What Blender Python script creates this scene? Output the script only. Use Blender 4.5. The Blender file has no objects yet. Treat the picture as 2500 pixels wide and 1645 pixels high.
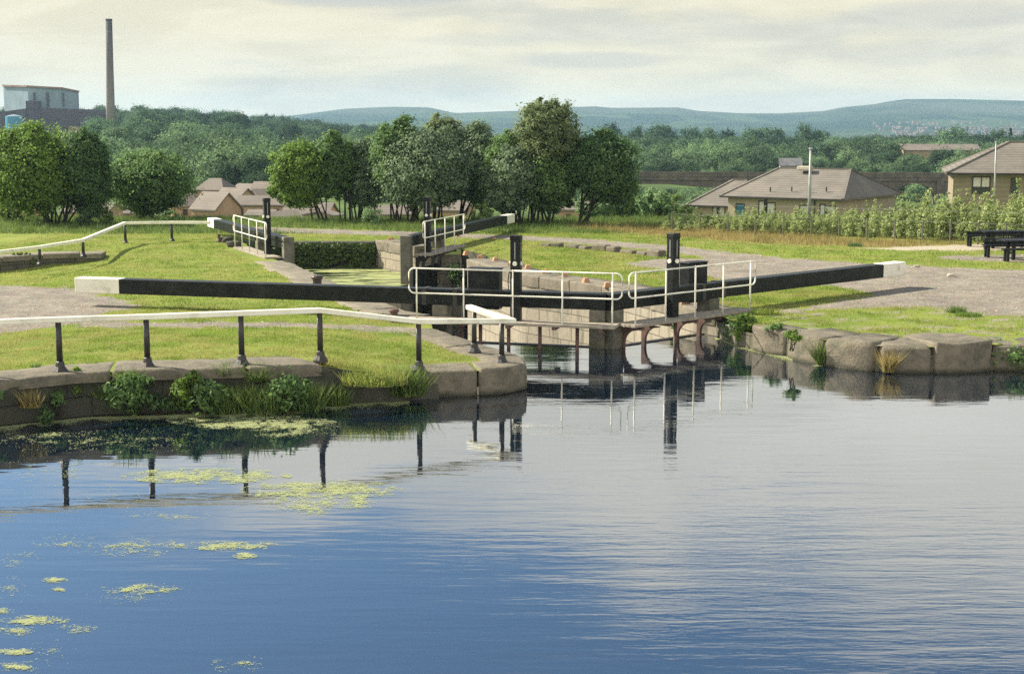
import bpy, bmesh, math, random
import numpy as np
from mathutils import Vector, Matrix, noise, geometry
R = math.radians
random.seed(7)
S = bpy.context.scene
COL = S.collection

# ------------------------------------------------------------------ camera, sky, sun, exposure
F, CX, CY, H, HOR = 3472.0, 1250.0, 822.5, 4.56, 315.0      # 50 mm lens, photograph pixels
P = math.atan((CY - HOR) / F)
cam = bpy.data.cameras.new('camera'); cam.lens = 50; cam.sensor_width = 36
cam.clip_start = 0.2; cam.clip_end = 9000
camo = bpy.data.objects.new('camera', cam); COL.objects.link(camo)
camo.location = (0, 0, H); camo.rotation_euler = (R(90) - P, 0, 0)
S.camera = camo

SUN_AZ, SUN_EL = 67.0, 37.0          # degrees left of the view axis (+Y), and up
sd = Vector((-math.sin(R(SUN_AZ)) * math.cos(R(SUN_EL)), math.cos(R(SUN_AZ)) * math.cos(R(SUN_EL)), math.sin(R(SUN_EL))))
sun = bpy.data.lights.new('sun', 'SUN'); sun.energy = 5.0; sun.angle = R(0.5); sun.color = (1.0, 0.91, 0.72)
suno = bpy.data.objects.new('sun', sun); COL.objects.link(suno)
suno.rotation_euler = sd.to_track_quat('Z', 'Y').to_euler()

S.view_settings.view_transform = 'Standard'; S.view_settings.look = 'None'
S.view_settings.gamma = 1; S.view_settings.use_curve_mapping = False
S.view_settings.exposure = 1.16
S.render.engine = 'CYCLES'
S.cycles.use_denoising = False; S.cycles.max_bounces = 8; S.cycles.transparent_max_bounces = 8; S.cycles.volume_bounces = 0

class NT:
    """a small node-tree writer"""
    def __init__(s, tree): s.t = tree; s.n = tree.nodes; s.l = tree.links
    def node(s, kind, **kw):
        n = s.n.new(kind)
        for k, v in kw.items(): setattr(n, k, v)
        return n
    def link(s, a, b): s.l.new(a, b)
    def put(s, sock, v):
        if hasattr(v, 'is_output'): s.l.new(v, sock)
        else:
            if isinstance(v, tuple) and len(v) == 3 and sock.type == 'RGBA': v = v + (1,)
            sock.default_value = v
    def math(s, op, a, b=None, c=None, clamp=False):
        n = s.node('ShaderNodeMath', operation=op, use_clamp=clamp); s.put(n.inputs[0], a)
        if b is not None: s.put(n.inputs[1], b)
        if c is not None: s.put(n.inputs[2], c)
        return n.outputs[0]
    def mix(s, f, a, b, blend='MIX'):
        n = s.node('ShaderNodeMix', data_type='RGBA', blend_type=blend)
        s.put(n.inputs[0], f); s.put(n.inputs[6], a); s.put(n.inputs[7], b); return n.outputs[2]
    def noise(s, vec, scale, detail=4, rough=0.55, dist=0.0):
        n = s.node('ShaderNodeTexNoise'); n.inputs['Scale'].default_value = scale; n.inputs['Detail'].default_value = detail
        n.inputs['Roughness'].default_value = rough; n.inputs['Distortion'].default_value = dist
        if vec is not None: s.l.new(vec, n.inputs['Vector'])
        return n.outputs['Fac']
    def ramp(s, f, lo, hi, a=0.0, b=1.0):
        n = s.node('ShaderNodeMapRange', interpolation_type='SMOOTHSTEP'); s.put(n.inputs[0], f)
        n.inputs[1].default_value = lo; n.inputs[2].default_value = hi; n.inputs[3].default_value = a; n.inputs[4].default_value = b
        return n.outputs[0]
    def mapping(s, vec, scale=(1, 1, 1), rot=(0, 0, 0), loc=(0, 0, 0)):
        n = s.node('ShaderNodeMapping'); s.l.new(vec, n.inputs[0]); n.inputs['Scale'].default_value = scale
        n.inputs['Rotation'].default_value = rot; n.inputs['Location'].default_value = loc; return n.outputs[0]

W = bpy.data.worlds.new('World'); S.world = W; W.use_nodes = True
w = NT(W.node_tree); w.n.clear()
wo = w.node('ShaderNodeOutputWorld')
sky = w.node('ShaderNodeTexSky', sky_type='NISHITA'); sky.sun_disc = False
sky.sun_elevation = R(SUN_EL); sky.sun_rotation = R(-SUN_AZ); sky.altitude = 50; sky.air_density = 1.0; sky.dust_density = 0.6; sky.ozone_density = 2.0
bg1 = w.node('ShaderNodeBackground'); w.link(w.mix(1.0, sky.outputs[0], (0.84, 0.95, 1.0), 'MULTIPLY'), bg1.inputs[0]); bg1.inputs[1].default_value = 0.075
tc = w.node('ShaderNodeTexCoord'); gen = tc.outputs['Generated']
sp = w.node('ShaderNodeSeparateXYZ'); w.link(gen, sp.inputs[0])
el, dx, dy = sp.outputs[2], sp.outputs[0], sp.outputs[1]
stretch = w.mapping(gen, scale=(1, 1, 4.0))
n1 = w.noise(stretch, 3.2, 6, 0.6, 0.4); n2 = w.noise(w.mapping(gen, scale=(1, 1, 6.0), loc=(3.3, 1.1, 2.25)), 4.2, 7, 0.55, 0.2)
n3 = w.noise(w.mapping(gen, scale=(1, 1, 3), loc=(7, 3, 0)), 2.0, 5, 0.6)
# the cloud deck covers the low sky; its upper edge climbs to the right
edge = w.math('ADD', w.math('MULTIPLY', dx, 0.17), 0.258)
edge = w.math('ADD', edge, w.math('MULTIPLY', w.math('SUBTRACT', n1, 0.5), 0.32))
deck = w.ramp(w.math('SUBTRACT', edge, el), -0.06, 0.04)
high = w.math('MULTIPLY', w.ramp(n3, 0.52, 0.7), w.ramp(el, 0.3, 0.6))
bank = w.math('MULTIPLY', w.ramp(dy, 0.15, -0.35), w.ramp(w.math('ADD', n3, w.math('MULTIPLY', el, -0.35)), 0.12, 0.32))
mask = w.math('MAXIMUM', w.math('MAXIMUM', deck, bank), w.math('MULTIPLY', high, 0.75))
grey = w.ramp(n2, 0.46, 0.62)
low = w.ramp(el, 0.0, 0.16)
cream = w.mix(low, (0.82, 0.76, 0.56), (0.86, 0.77, 0.52))
cream = w.mix(w.ramp(el, 0.10, 0.2), cream, (1.24, 1.22, 1.12))
ccol = w.mix(w.math('MULTIPLY', w.math('MULTIPLY', grey, w.ramp(el, 0.3, 0.1)), 0.7), cream, (0.56, 0.555, 0.49))
n4 = w.noise(w.mapping(gen, scale=(1, 1, 4.5), loc=(1, 5, 2)), 9.0, 7, 0.6, 0.5)
ccol = w.mix(w.ramp(n4, 0.35, 0.65, 0.0, 0.30), ccol, (1.0, 0.97, 0.83), 'MIX')
ccol = w.mix(w.ramp(n4, 0.56, 0.36, 0.0, 0.22), ccol, (0.62, 0.62, 0.56))
def cloud_shadow(cx_, cz_, rx_, rz_):
    a_ = w.math('POWER', w.math('DIVIDE', w.math('SUBTRACT', dx, cx_), rx_), 2.0); b_ = w.math('POWER', w.math('DIVIDE', w.math('SUBTRACT', el, cz_), rz_), 2.0)
    return w.ramp(w.math('ADD', w.math('ADD', a_, b_), w.math('MULTIPLY', w.math('SUBTRACT', n4, 0.5), 1.6)), 1.3, 0.2)
for args, amt in (((-.105, .094, .085, .013), .85), ((.055, .047, .06, .006), .5), ((.29, .075, .07, .012), .55), ((-.02, .060, .05, .005), .3)):
    ccol = w.mix(w.math('MULTIPLY', cloud_shadow(*args), amt), ccol, (0.55, 0.555, 0.53))
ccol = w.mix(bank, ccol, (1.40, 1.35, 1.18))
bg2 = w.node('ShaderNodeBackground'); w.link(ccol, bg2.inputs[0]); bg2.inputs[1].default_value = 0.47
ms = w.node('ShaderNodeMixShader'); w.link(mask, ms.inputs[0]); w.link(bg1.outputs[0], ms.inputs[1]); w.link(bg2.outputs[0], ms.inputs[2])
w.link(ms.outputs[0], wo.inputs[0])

# ------------------------------------------------------------------ helpers
def ray(px, py):
    a, b = (px - CX) / F, (CY - py) / F
    return a, math.cos(P) + b * math.sin(P), -math.sin(P) + b * math.cos(P)
def G(px, py, z=0.5):
    """where the sight line of a photograph pixel meets the level z"""
    x, y, dz = ray(px, py); t = (z - H) / dz
    return Vector((x * t, y * t, z))
def D(px, py, d):
    """where it meets the vertical plane at distance d"""
    x, y, dz = ray(px, py); t = d / y
    return Vector((x * t, d, H + dz * t))
def sstep(a, b, x):
    t = np.clip((x - a) / (b - a), 0, 1); return t * t * (3 - 2 * t)

def tag(o, label=None, cat=None, group=None, kind=None):
    if label: o['label'] = label
    if cat: o['category'] = cat
    if group: o['group'] = group
    if kind: o['kind'] = kind
    return o
def empty(name, loc, rz=0.0, label=None, cat=None, group=None):
    o = bpy.data.objects.new(name, None); COL.objects.link(o); o.location = loc; o.rotation_euler = (0, 0, rz)
    o.empty_display_size = 0.2
    return tag(o, label, cat, group)
def copy_tree(o, loc=None, rz=None, sc=None, label=None, parent=None):
    c = o.copy(); COL.objects.link(c)
    if parent: c.parent = parent
    if loc is not None: c.location = loc
    if rz is not None: c.rotation_euler = (0, 0, rz)
    if sc is not None: c.scale = sc if hasattr(sc, '__len__') else (sc, sc, sc)
    if label: c['label'] = label
    for ch in list(o.children): copy_tree(ch, parent=c)
    return c

class MB:
    def __init__(s): s.v = []; s.f = []; s.m = []; s.uv = {}
    def add(s, vs, fs, mi=0):
        o = len(s.v); s.v += [tuple(v) for v in vs]
        for f in fs: s.f.append(tuple(i + o for i in f)); s.m.append(mi)
        return s
    def box(s, x0, x1, y0, y1, z0, z1, mi=0, M=None):
        vs = [Vector((x, y, z)) for z in (z0, z1) for x, y in ((x0, y0), (x1, y0), (x1, y1), (x0, y1))]
        if M: vs = [M @ v for v in vs]
        return s.add(vs, [(3, 2, 1, 0), (4, 5, 6, 7), (0, 1, 5, 4), (1, 2, 6, 5), (2, 3, 7, 6), (3, 0, 4, 7)], mi)
    def bar(s, p, q, wd, ht, mi=0):
        p, q = Vector(p), Vector(q); d = (q - p).normalized()
        up = Vector((0, 0, 1)) if abs(d.z) < 0.95 else Vector((0, 1, 0))
        a = d.cross(up).normalized(); b = a.cross(d).normalized()
        vs = [e + a * sx * wd / 2 + b * sz * ht / 2 for e in (p, q) for sx, sz in ((-1, -1), (1, -1), (1, 1), (-1, 1))]
        return s.add(vs, [(3, 2, 1, 0), (4, 5, 6, 7), (0, 1, 5, 4), (1, 2, 6, 5), (2, 3, 7, 6), (3, 0, 4, 7)], mi)
    def tube(s, pts, rs, n=8, mi=0, cap=True):
        pts = [Vector(p) for p in pts]
        if not hasattr(rs, '__len__'): rs = [rs] * len(pts)
        vs = []; ref = None
        for i, p in enumerate(pts):
            d = (pts[min(i + 1, len(pts) - 1)] - pts[max(i - 1, 0)]).normalized()
            if ref is None: ref = Vector((1, 0, 0)) if abs(d.x) < 0.8 else Vector((0, 0, 1))
            a = d.cross(ref).normalized(); b = d.cross(a).normalized(); ref = b.cross(d).normalized() if False else ref
            for k in range(n):
                t = 2 * math.pi * k / n; vs.append(p + (a * math.cos(t) + b * math.sin(t)) * rs[i])
        fs = []
        for i in range(len(pts) - 1):
            for k in range(n):
                k2 = (k + 1) % n; fs.append((i * n + k, i * n + k2, (i + 1) * n + k2, (i + 1) * n + k))
        if cap:
            fs.append(tuple(range(n))); fs.append(tuple((len(pts) - 1) * n + k for k in reversed(range(n))))
        return s.add(vs, fs, mi)
    def prism(s, poly, z0, z1, mi=0, M=None):
        n = len(poly)
        zz0 = z0 if hasattr(z0, '__len__') else [z0] * n; zz1 = z1 if hasattr(z1, '__len__') else [z1] * n
        vs = [Vector((p[0], p[1], zz0[i])) for i, p in enumerate(poly)] + [Vector((p[0], p[1], zz1[i])) for i, p in enumerate(poly)]
        if M: vs = [M @ v for v in vs]
        fs = [tuple(reversed(range(n))), tuple(range(n, 2 * n))] + [(i, (i + 1) % n, n + (i + 1) % n, n + i) for i in range(n)]
        return s.add(vs, fs, mi)
    def build(s, name, mats, parent=None, smooth=False, bevel=0.0, seg=1, fix=True):
        me = bpy.data.meshes.new(name); me.from_pydata(s.v, [], s.f)
        for m in (mats if isinstance(mats, (list, tuple)) else [mats]): me.materials.append(m)
        me.polygons.foreach_set('material_index', s.m)
        if fix:
            b = bmesh.new(); b.from_mesh(me); bmesh.ops.recalc_face_normals(b, faces=b.faces); b.to_mesh(me); b.free()
        if smooth: me.polygons.foreach_set('use_smooth', [True] * len(me.polygons))
        o = bpy.data.objects.new(name, me); COL.objects.link(o)
        if parent: o.parent = parent
        if bevel:
            b = o.modifiers.new('bevel', 'BEVEL'); b.width = bevel; b.segments = seg; b.limit_method = 'ANGLE'; b.angle_limit = R(40)
        return o

def np_mesh(name, V, Fc, mat, tint=None, parent=None):
    me = bpy.data.meshes.new(name); k = Fc.shape[1]
    me.vertices.add(len(V)); me.vertices.foreach_set('co', V.astype(np.float32).ravel())
    me.loops.add(Fc.size); me.loops.foreach_set('vertex_index', Fc.astype(np.int32).ravel())
    me.polygons.add(len(Fc)); me.polygons.foreach_set('loop_start', np.arange(0, Fc.size, k, dtype=np.int32))
    if tint is not None:
        at = me.attributes.new('tint', 'FLOAT', 'POINT'); at.data.foreach_set('value', tint.astype(np.float32))
    me.materials.append(mat); me.update(); me.validate()
    o = bpy.data.objects.new(name, me); COL.objects.link(o)
    if parent: o.parent = parent
    return o

# ------------------------------------------------------------------ materials
def new_mat(name):
    m = bpy.data.materials.new(name); m.use_nodes = True; t = NT(m.node_tree); t.n.clear()
    out = t.node('ShaderNodeOutputMaterial'); b = t.node('ShaderNodeBsdfPrincipled'); t.link(b.outputs[0], out.inputs[0])
    return m, t, b, out
def surf(name, c1, c2, scale=3.0, rough=0.8, bump=0.0, bscale=40.0, spec=0.3, c3=None, s3=0.7, lo=0.35, hi=0.65, coord='Object', stripes=None, metal=0.0, tide=0.0):
    """weathered surface: two colours in noise, an optional third as stains, fine bump"""
    m, t, b, out = new_mat(name)
    tc = t.node('ShaderNodeTexCoord'); v = tc.outputs[coord]
    if coord == 'Object':
        gp = t.node('ShaderNodeNewGeometry'); v = gp.outputs['Position']
    c = t.mix(t.ramp(t.noise(v, scale, 8, 0.65), lo, hi), c1, c2)
    if c3: c = t.mix(t.ramp(t.noise(v, s3, 6, 0.7), 0.5, 0.72, 0, 0.85), c, c3)
    hgt = t.noise(v, bscale, 5, 0.6)
    if stripes:                                   # rows of tiles / boards along a height or axis
        ax, per, dark = stripes; sx = t.node('ShaderNodeSeparateXYZ'); t.link(v, sx.inputs[0])
        q = t.math('FRACT', t.math('DIVIDE', sx.outputs[ax], per))
        line = t.math('LESS_THAN', q, 0.22)
        c = t.mix(t.math('MULTIPLY', line, dark), c, tuple(x * 0.35 for x in c1)); hgt = t.math('ADD', t.math('MULTIPLY', hgt, 0.2), q)
    if tide:                                      # wet, weedy band just above the water
        sx = t.node('ShaderNodeSeparateXYZ'); t.link(v, sx.inputs[0]); zz = t.math('ADD', sx.outputs[2], t.math('MULTIPLY', t.math('SUBTRACT', t.noise(v, 4, 5), .5), .22))
        c = t.mix(t.ramp(zz, tide, tide - .12, 0, .85), c, (0.022, 0.024, 0.014))
        c = t.mix(t.ramp(t.noise(v, 13, 6, .7), .56, .7, 0, .5), c, tuple(x * .45 for x in c1)); c = t.mix(t.ramp(t.noise(v, 2.2, 6, .75), .55, .68, 0, .6), c, (0.10, 0.105, 0.05))
    t.link(c, b.inputs['Base Color']); b.inputs['Roughness'].default_value = rough; b.inputs['Specular IOR Level'].default_value = spec; b.inputs['Metallic'].default_value = metal
    if bump:
        bn = t.node('ShaderNodeBump'); bn.inputs['Strength'].default_value = bump; bn.inputs['Distance'].default_value = 0.02
        t.link(hgt, bn.inputs['Height']); t.link(bn.outputs[0], b.inputs['Normal'])
    return m
def leafmat(name, dark, light, trans=0.52, rough=0.55, hue=None):
    m, t, b, out = new_mat(name)
    at = t.node('ShaderNodeAttribute', attribute_name='tint'); f = at.outputs['Fac']
    c = t.mix(f, dark, light)
    if 'far' in name:
        oi = t.node('ShaderNodeObjectInfo'); c = t.mix(t.ramp(oi.outputs['Random'], 0.0, 1.0, 0.0, 0.75), c, tuple(x * 0.42 for x in dark)); c = t.mix(t.math('MULTIPLY', t.math('GREATER_THAN', t.math('FRACT', t.math('MULTIPLY', oi.outputs['Random'], 7.31)), 0.72), 0.45), c, tuple(x * 1.5 for x in light))
    if hue:
        gp = t.node('ShaderNodeNewGeometry'); c = t.mix(t.ramp(t.noise(gp.outputs['Position'], hue[1], 3), 0.4, 0.62, 0, 0.7), c, hue[0])
    t.link(c, b.inputs['Base Color']); b.inputs['Roughness'].default_value = rough; b.inputs['Specular IOR Level'].default_value = 0.14 if rough < .7 else 0.05
    tr = t.node('ShaderNodeBsdfTranslucent'); t.link(t.mix(0.5, c, (0.30, 0.36, 0.05), 'MULTIPLY') if False else c, tr.inputs[0])
    mx = t.node('ShaderNodeMixShader'); mx.inputs[0].default_value = trans; t.link(b.outputs[0], mx.inputs[1]); t.link(tr.outputs[0], mx.inputs[2])
    t.link(mx.outputs[0], out.inputs[0])
    return m
def stone_blocks(name, c1, c2, mortar, bw=0.9, bh=0.36, stain=(0.05, 0.055, 0.04), amt=0.6):
    """coursed masonry laid out on the wall's own UV (metres along, metres up)"""
    m, t, b, out = new_mat(name)
    uv = t.node('ShaderNodeUVMap'); gp = t.node('ShaderNodeNewGeometry')
    br = t.node('ShaderNodeTexBrick'); t.link(uv.outputs[0], br.inputs['Vector']); br.inputs['Scale'].default_value = 1.0
    br.inputs['Brick Width'].default_value = bw; br.inputs['Row Height'].default_value = bh; br.inputs['Mortar Size'].default_value = 0.014; br.inputs['Mortar Smooth'].default_value = 0.3; br.inputs['Bias'].default_value = 0.0
    br.inputs['Color1'].default_value = c1 + (1,); br.inputs['Color2'].default_value = c2 + (1,); br.inputs['Mortar'].default_value = mortar + (1,)
    n = t.noise(gp.outputs['Position'], 9, 8, 0.7)
    c = t.mix(t.ramp(n, 0.3, 0.7, 0, 0.5), br.outputs['Color'], tuple(x * 0.6 for x in c1))
    st = t.noise(t.mapping(gp.outputs['Position'], scale=(3, 3, 0.5)), 1.6, 5, 0.7)
    c = t.mix(t.ramp(st, 0.48, 0.7, 0, amt), c, stain)
    t.link(c, b.inputs['Base Color']); b.inputs['Roughness'].default_value = 0.85; b.inputs['Specular IOR Level'].default_value = 0.25
    bn = t.node('ShaderNodeBump'); bn.inputs['Strength'].default_value = 0.6; bn.inputs['Distance'].default_value = 0.03
    t.link(t.math('ADD', t.math('MULTIPLY', br.outputs['Fac'], -0.7), t.math('MULTIPLY', n, 0.5)), bn.inputs['Height']); t.link(bn.outputs[0], b.inputs['Normal'])
    return m

m_white = surf('white_paint', (0.80, 0.78, 0.69), (0.74, 0.71, 0.60), 4, 0.5, 0.15, 30, 0.4, c3=(0.42, 0.40, 0.33), s3=2.5)
m_rail = surf('cream_rail_paint', (0.78, 0.76, 0.64), (0.70, 0.67, 0.54), 3, 0.5, 0.15, 30, 0.4, c3=(0.40, 0.37, 0.28), s3=1.8)
m_black = surf('black_paint', (0.007, 0.008, 0.009), (0.014, 0.015, 0.015), 6, 0.5, 0.2, 25, 0.18, c3=(0.03, 0.03, 0.027), s3=2.2)
m_beam = surf('black_beam_paint', (0.006, 0.008, 0.008), (0.013, 0.015, 0.014), 5, 0.45, 0.3, 14, 0.18, c3=(0.028, 0.03, 0.026), s3=1.6)
m_iron = surf('black_iron', (0.014, 0.014, 0.016), (0.03, 0.027, 0.025), 8, 0.45, 0.3, 40, 0.5, c3=(0.07, 0.035, 0.02), s3=3)
m_oldwood = surf('weathered_grey_timber', (0.17, 0.16, 0.125), (0.11, 0.105, 0.085), 5, 0.8, 0.4, 20, 0.25, c3=(0.07, 0.075, 0.05), s3=1.5)
m_plank = surf('walkway_boards', (0.33, 0.29, 0.23), (0.24, 0.21, 0.17), 6, 0.8, 0.5, 25, 0.25, c3=(0.15, 0.13, 0.1), s3=2)
m_gatewood = surf('wet_gate_planks', (0.018, 0.017, 0.014), (0.03, 0.03, 0.02), 5, 0.55, 0.4, 15, 0.4, stripes=(0, 0.23, 0.7))
m_rust = surf('rusty_brown_paint', (0.15, 0.088, 0.07), (0.08, 0.048, 0.04), 7, 0.7, 0.4, 30, 0.3, c3=(0.06, 0.035, 0.03), s3=3)
m_brick = surf('orange_brick', (0.46, 0.27, 0.16), (0.36, 0.20, 0.12), 14, 0.85, 0.4, 60, 0.2, c3=(0.30, 0.2, 0.12), s3=6)
m_coping = surf('coping_stone', (0.225, 0.195, 0.150), (0.155, 0.138, 0.108), 3.5, 0.85, 0.9, 35, 0.25, c3=(0.085, 0.085, 0.058), s3=1.3, tide=.1)
m_block = surf('bank_stone', (0.18, 0.155, 0.118), (0.115, 0.103, 0.08), 4, 0.85, 1.0, 22, 0.25, c3=(0.055, 0.058, 0.04), s3=1.6, tide=.12)
m_darkstone = surf('damp_mossy_stone', (0.075, 0.072, 0.056), (0.045, 0.048, 0.036), 3, 0.85, 1.0, 12, 0.25, c3=(0.10, 0.09, 0.065), s3=1.7)
m_lockwall = stone_blocks('lock_wall_stone', (0.33, 0.29, 0.225), (0.27, 0.24, 0.19), (0.08, 0.075, 0.06))
m_rubble = stone_blocks('rubble_wall', (0.13, 0.12, 0.09), (0.09, 0.085, 0.065), (0.03, 0.03, 0.022), 0.55, 0.28, amt=0.7)
m_rubblew = stone_blocks('weedy_rubble_wall', (0.060, 0.058, 0.045), (0.042, 0.042, 0.032), (0.018, 0.018, 0.013), 0.75, 0.30, (0.03, 0.04, 0.02), 0.8)
m_conc = surf('pale_concrete', (0.42, 0.38, 0.31), (0.36, 0.32, 0.26), 5, 0.85, 0.4, 30)
m_bark = surf('bark', (0.05, 0.04, 0.03), (0.028, 0.024, 0.018), 8, 0.9, 0.6, 30)
L_yel = leafmat('leaf_yellow_green', (0.09, 0.155, 0.028), (0.235, 0.36, 0.075))
L_grn = leafmat('leaf_mid_green', (0.075, 0.14, 0.044), (0.2, 0.315, 0.11))
L_gry = leafmat('leaf_grey_green', (0.105, 0.165, 0.092), (0.28, 0.37, 0.22))
L_drk = leafmat('leaf_dark_green', (0.052, 0.105, 0.038), (0.15, 0.245, 0.09))
L_olv = leafmat('leaf_olive', (0.115, 0.155, 0.07), (0.26, 0.32, 0.15))
L_far = leafmat('leaf_far_wood', (0.036, 0.08, 0.046), (0.12, 0.2, 0.105), 0.25, 0.8)
L_far2 = leafmat('leaf_far_scrub', (0.058, 0.115, 0.056), (0.175, 0.26, 0.12), 0.3, 0.8)
L_sap = leafmat('leaf_sapling', (0.15, 0.21, 0.05), (0.46, 0.52, 0.23), 0.35, 0.4)
L_ivy = leafmat('leaf_ivy', (0.03, 0.052, 0.014), (0.1, 0.14, 0.04), 0.2)
L_mint = leafmat('leaf_bright', (0.09, 0.16, 0.03), (0.20, 0.30, 0.06))
L_grass = leafmat('grass_blade', (0.125, 0.185, 0.026), (0.31, 0.40, 0.085), 0.45, 0.6, hue=((0.40, 0.36, 0.14), 0.9))
L_rustg = leafmat('seeding_grass', (0.17, 0.165, 0.06), (0.40, 0.30, 0.13), 0.4, 0.7)
L_long = leafmat('long_grass', (0.075, 0.125, 0.03), (0.2, 0.27, 0.08), 0.4, 0.6)
L_weed = leafmat('duckweed', (0.27, 0.31, 0.13), (0.42, 0.45, 0.25), 0.15, 0.7)
m_roof = surf('brown_grey_tiles', (0.170, 0.153, 0.132), (0.132, 0.118, 0.102), 0.9, 0.8, 0.5, 9, 0.3, c3=(0.21, 0.18, 0.15), s3=0.25, stripes=(2, 0.145, 0.55))
m_roofv = surf('brown_grey_village_tiles', (0.175, 0.150, 0.128), (0.14, 0.12, 0.104), 0.5, 0.8, 0.5, 9, 0.3, c3=(0.215, 0.18, 0.15), s3=0.2, stripes=(2, 0.2, 0.3))
m_harl = surf('buff_harling', (0.39, 0.325, 0.235), (0.34, 0.28, 0.205), 0.8, 0.9, 0.4, 40, 0.2)
m_buff = surf('buff_brick', (0.27, 0.225, 0.160), (0.22, 0.185, 0.132), 1.2, 0.9, 0.4, 30, 0.2, stripes=(2, 0.3, 0.25))
m_tanbrick = surf('tan_brick', (0.42, 0.29, 0.185), (0.34, 0.23, 0.15), 0.8, 0.9, 0.4, 30, 0.2)
m_frame = surf('dark_brown_frames', (0.035, 0.024, 0.02), (0.05, 0.035, 0.028), 4, 0.5)
m_curtain = surf('net_curtain', (0.62, 0.60, 0.56), (0.50, 0.49, 0.47), 6, 0.9)
m_gutter = surf('black_gutter', (0.02, 0.018, 0.017), (0.03, 0.027, 0.025), 4, 0.5)
def glass(name, c):
    m, t, b, out = new_mat(name); b.inputs['Base Color'].default_value = c + (1,); b.inputs['Roughness'].default_value = 0.08; b.inputs['Specular IOR Level'].default_value = 0.6
    return m
m_glass = glass('window_glass', (0.03, 0.04, 0.05)); m_blueglass = glass('blue_blind_glass', (0.03, 0.14, 0.22))
m_galv = surf('galvanised_pole', (0.30, 0.31, 0.30), (0.22, 0.23, 0.23), 5, 0.5, 0.1, 20, 0.5, metal=0.3)

# ------------------------------------------------------------------ lie of the land
def zg(x, y):
    """height of the ground at plan points (numpy arrays)"""
    x = np.asarray(x, float); y = np.asarray(y, float)
    z = np.full(x.shape, 0.5)
    z = z + 0.19 * sstep(-2.4, -3.6, x) * sstep(29.5, 25.5, y) - 0.07 * sstep(-2.4, -1.6, x) * sstep(1.0, 0.5, x) * sstep(27.5, 26.0, y)
    z = z - 0.40 * sstep(-11.0, -14.5, x) * sstep(48.5, 44.5, y) * sstep(37.5, 41.5, y)   # hollow before the little stone wall
    z = z + (-4.5) * sstep(0, 1, (y - 63 - 0.10 * np.maximum(x, 0) - 0.1 * np.maximum(-x - 10, 0)) / 34)
    a = x / np.maximum(y, 1)
    left = sstep(-0.06, -0.27, a)
    z = z + 7.0 * left * sstep(170, 430, y) + 2.4 * left * sstep(430, 640, y)
    z = z - 3.9 * sstep(0.12, 0.19, a) * sstep(128, 175, y) * sstep(264, 234, y)
    z = z - 8 * sstep(650, 1300, y)
    return z
def zg1(x, y): return float(zg(np.array([x]), np.array([y]))[0])
def catmull(pts, n=5):
    out = []
    for i in range(len(pts) - 1):
        p0, p1, p2, p3 = pts[max(i - 1, 0)], pts[i], pts[i + 1], pts[min(i + 2, len(pts) - 1)]
        for k in range(n):
            t = k / n
            out.append(tuple(0.5 * (2 * p1[j] + (p2[j] - p0[j]) * t + (2 * p0[j] - 5 * p1[j] + 4 * p2[j] - p3[j]) * t * t + (3 * p1[j] - p0[j] - 3 * p2[j] + p3[j]) * t ** 3) for j in (0, 1)))
    out.append(tuple(pts[-1][:2])); return out
def gp(px, py, z): v = G(px, py, z); return (v.x, v.y)

# waterside edges in plan (z = level at which the pixel was read)
L_wall = [gp(-60, 1048, 0), gp(211, 1014, 0), gp(421, 1008, 0), gp(640, 1000, 0), gp(790, 985, 0)]
L_wall = [(L_wall[0][0] + (L_wall[0][0] - L_wall[1][0]) * q, L_wall[0][1] + (L_wall[0][1] - L_wall[1][1]) * q) for q in (9.0, 4.0, 1.6, .6)] + L_wall
L_wall = catmull(L_wall, 3)
L_slump = [gp(845, 981, 0), gp(990, 976, 0)]
pier_pts = [gp(1010, 972, 0), gp(1137, 966, 0), gp(1225, 962, 0), gp(1275, 951, 0), gp(1284, 893, 0.42), gp(1262, 870, 0.42), gp(1217, 858, 0.42), gp(1144, 839, 0.45), gp(1091, 815, 0.5), gp(1056, 802, 0.5)]
pier = catmull(pier_pts, 4)
M_nl = G(1480, 716, 1.15); T_nl = G(191, 676.7, 1.15)
M_nr = G(1484, 717, 1.15); T_nr = G(2198, 638.5, 1.15)
heel_l = M_nl + (T_nl - M_nl).normalized() * 3.62
heel_r = M_nr + (T_nr - M_nr).normalized() * 3.24
lock_left = [(heel_l.x - 0.25, heel_l.y - 0.1), (heel_l.x - 0.28, heel_l.y + 0.35), gp(986, 761, 0.5), gp(811, 691, 0.5), gp(719, 648, 0.5), (-7.15, 43.9), (-8.75, 47.6), (-9.6, 51.2)]
lock_right_far = [(-4.9, 51.3), (-4.8, 51.0), (-3.95, 49.5), (-3.3, 48.5)]
recess = [(-1.75, 48.7), (-0.9, 46.3), (-0.62, 44.7), (-0.85, 43.9)]
lock_right = [gp(1141, 636, 0.5), gp(1277, 675, 0.5), gp(1390, 689, 0.5), gp(1481, 703, 0.5), gp(1600, 731, 0.5), gp(1690, 757, 0.5), (heel_r.x + 0.12, heel_r.y - 0.45)]
R_bank = [gp(1800, 845, 0), gp(1875, 862, 0), gp(1927, 871, 0), gp(2012, 892, 0), gp(2139, 908, 0), gp(2275, 911, 0), gp(2416, 905, 0), gp(2500, 904, 0), (14.0, 27.3), (45, 30)]
right_bank = R_bank
land_edge = L_wall + L_slump + pier + lock_left + [(-4.95, 51.35)] + lock_right_far + recess + lock_right + R_bank
outer = [(60, 31), (900, 60), (1100, 1500), (-1100, 1500), (-900, 60), (-40, 16)]
poly = land_edge + outer

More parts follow.
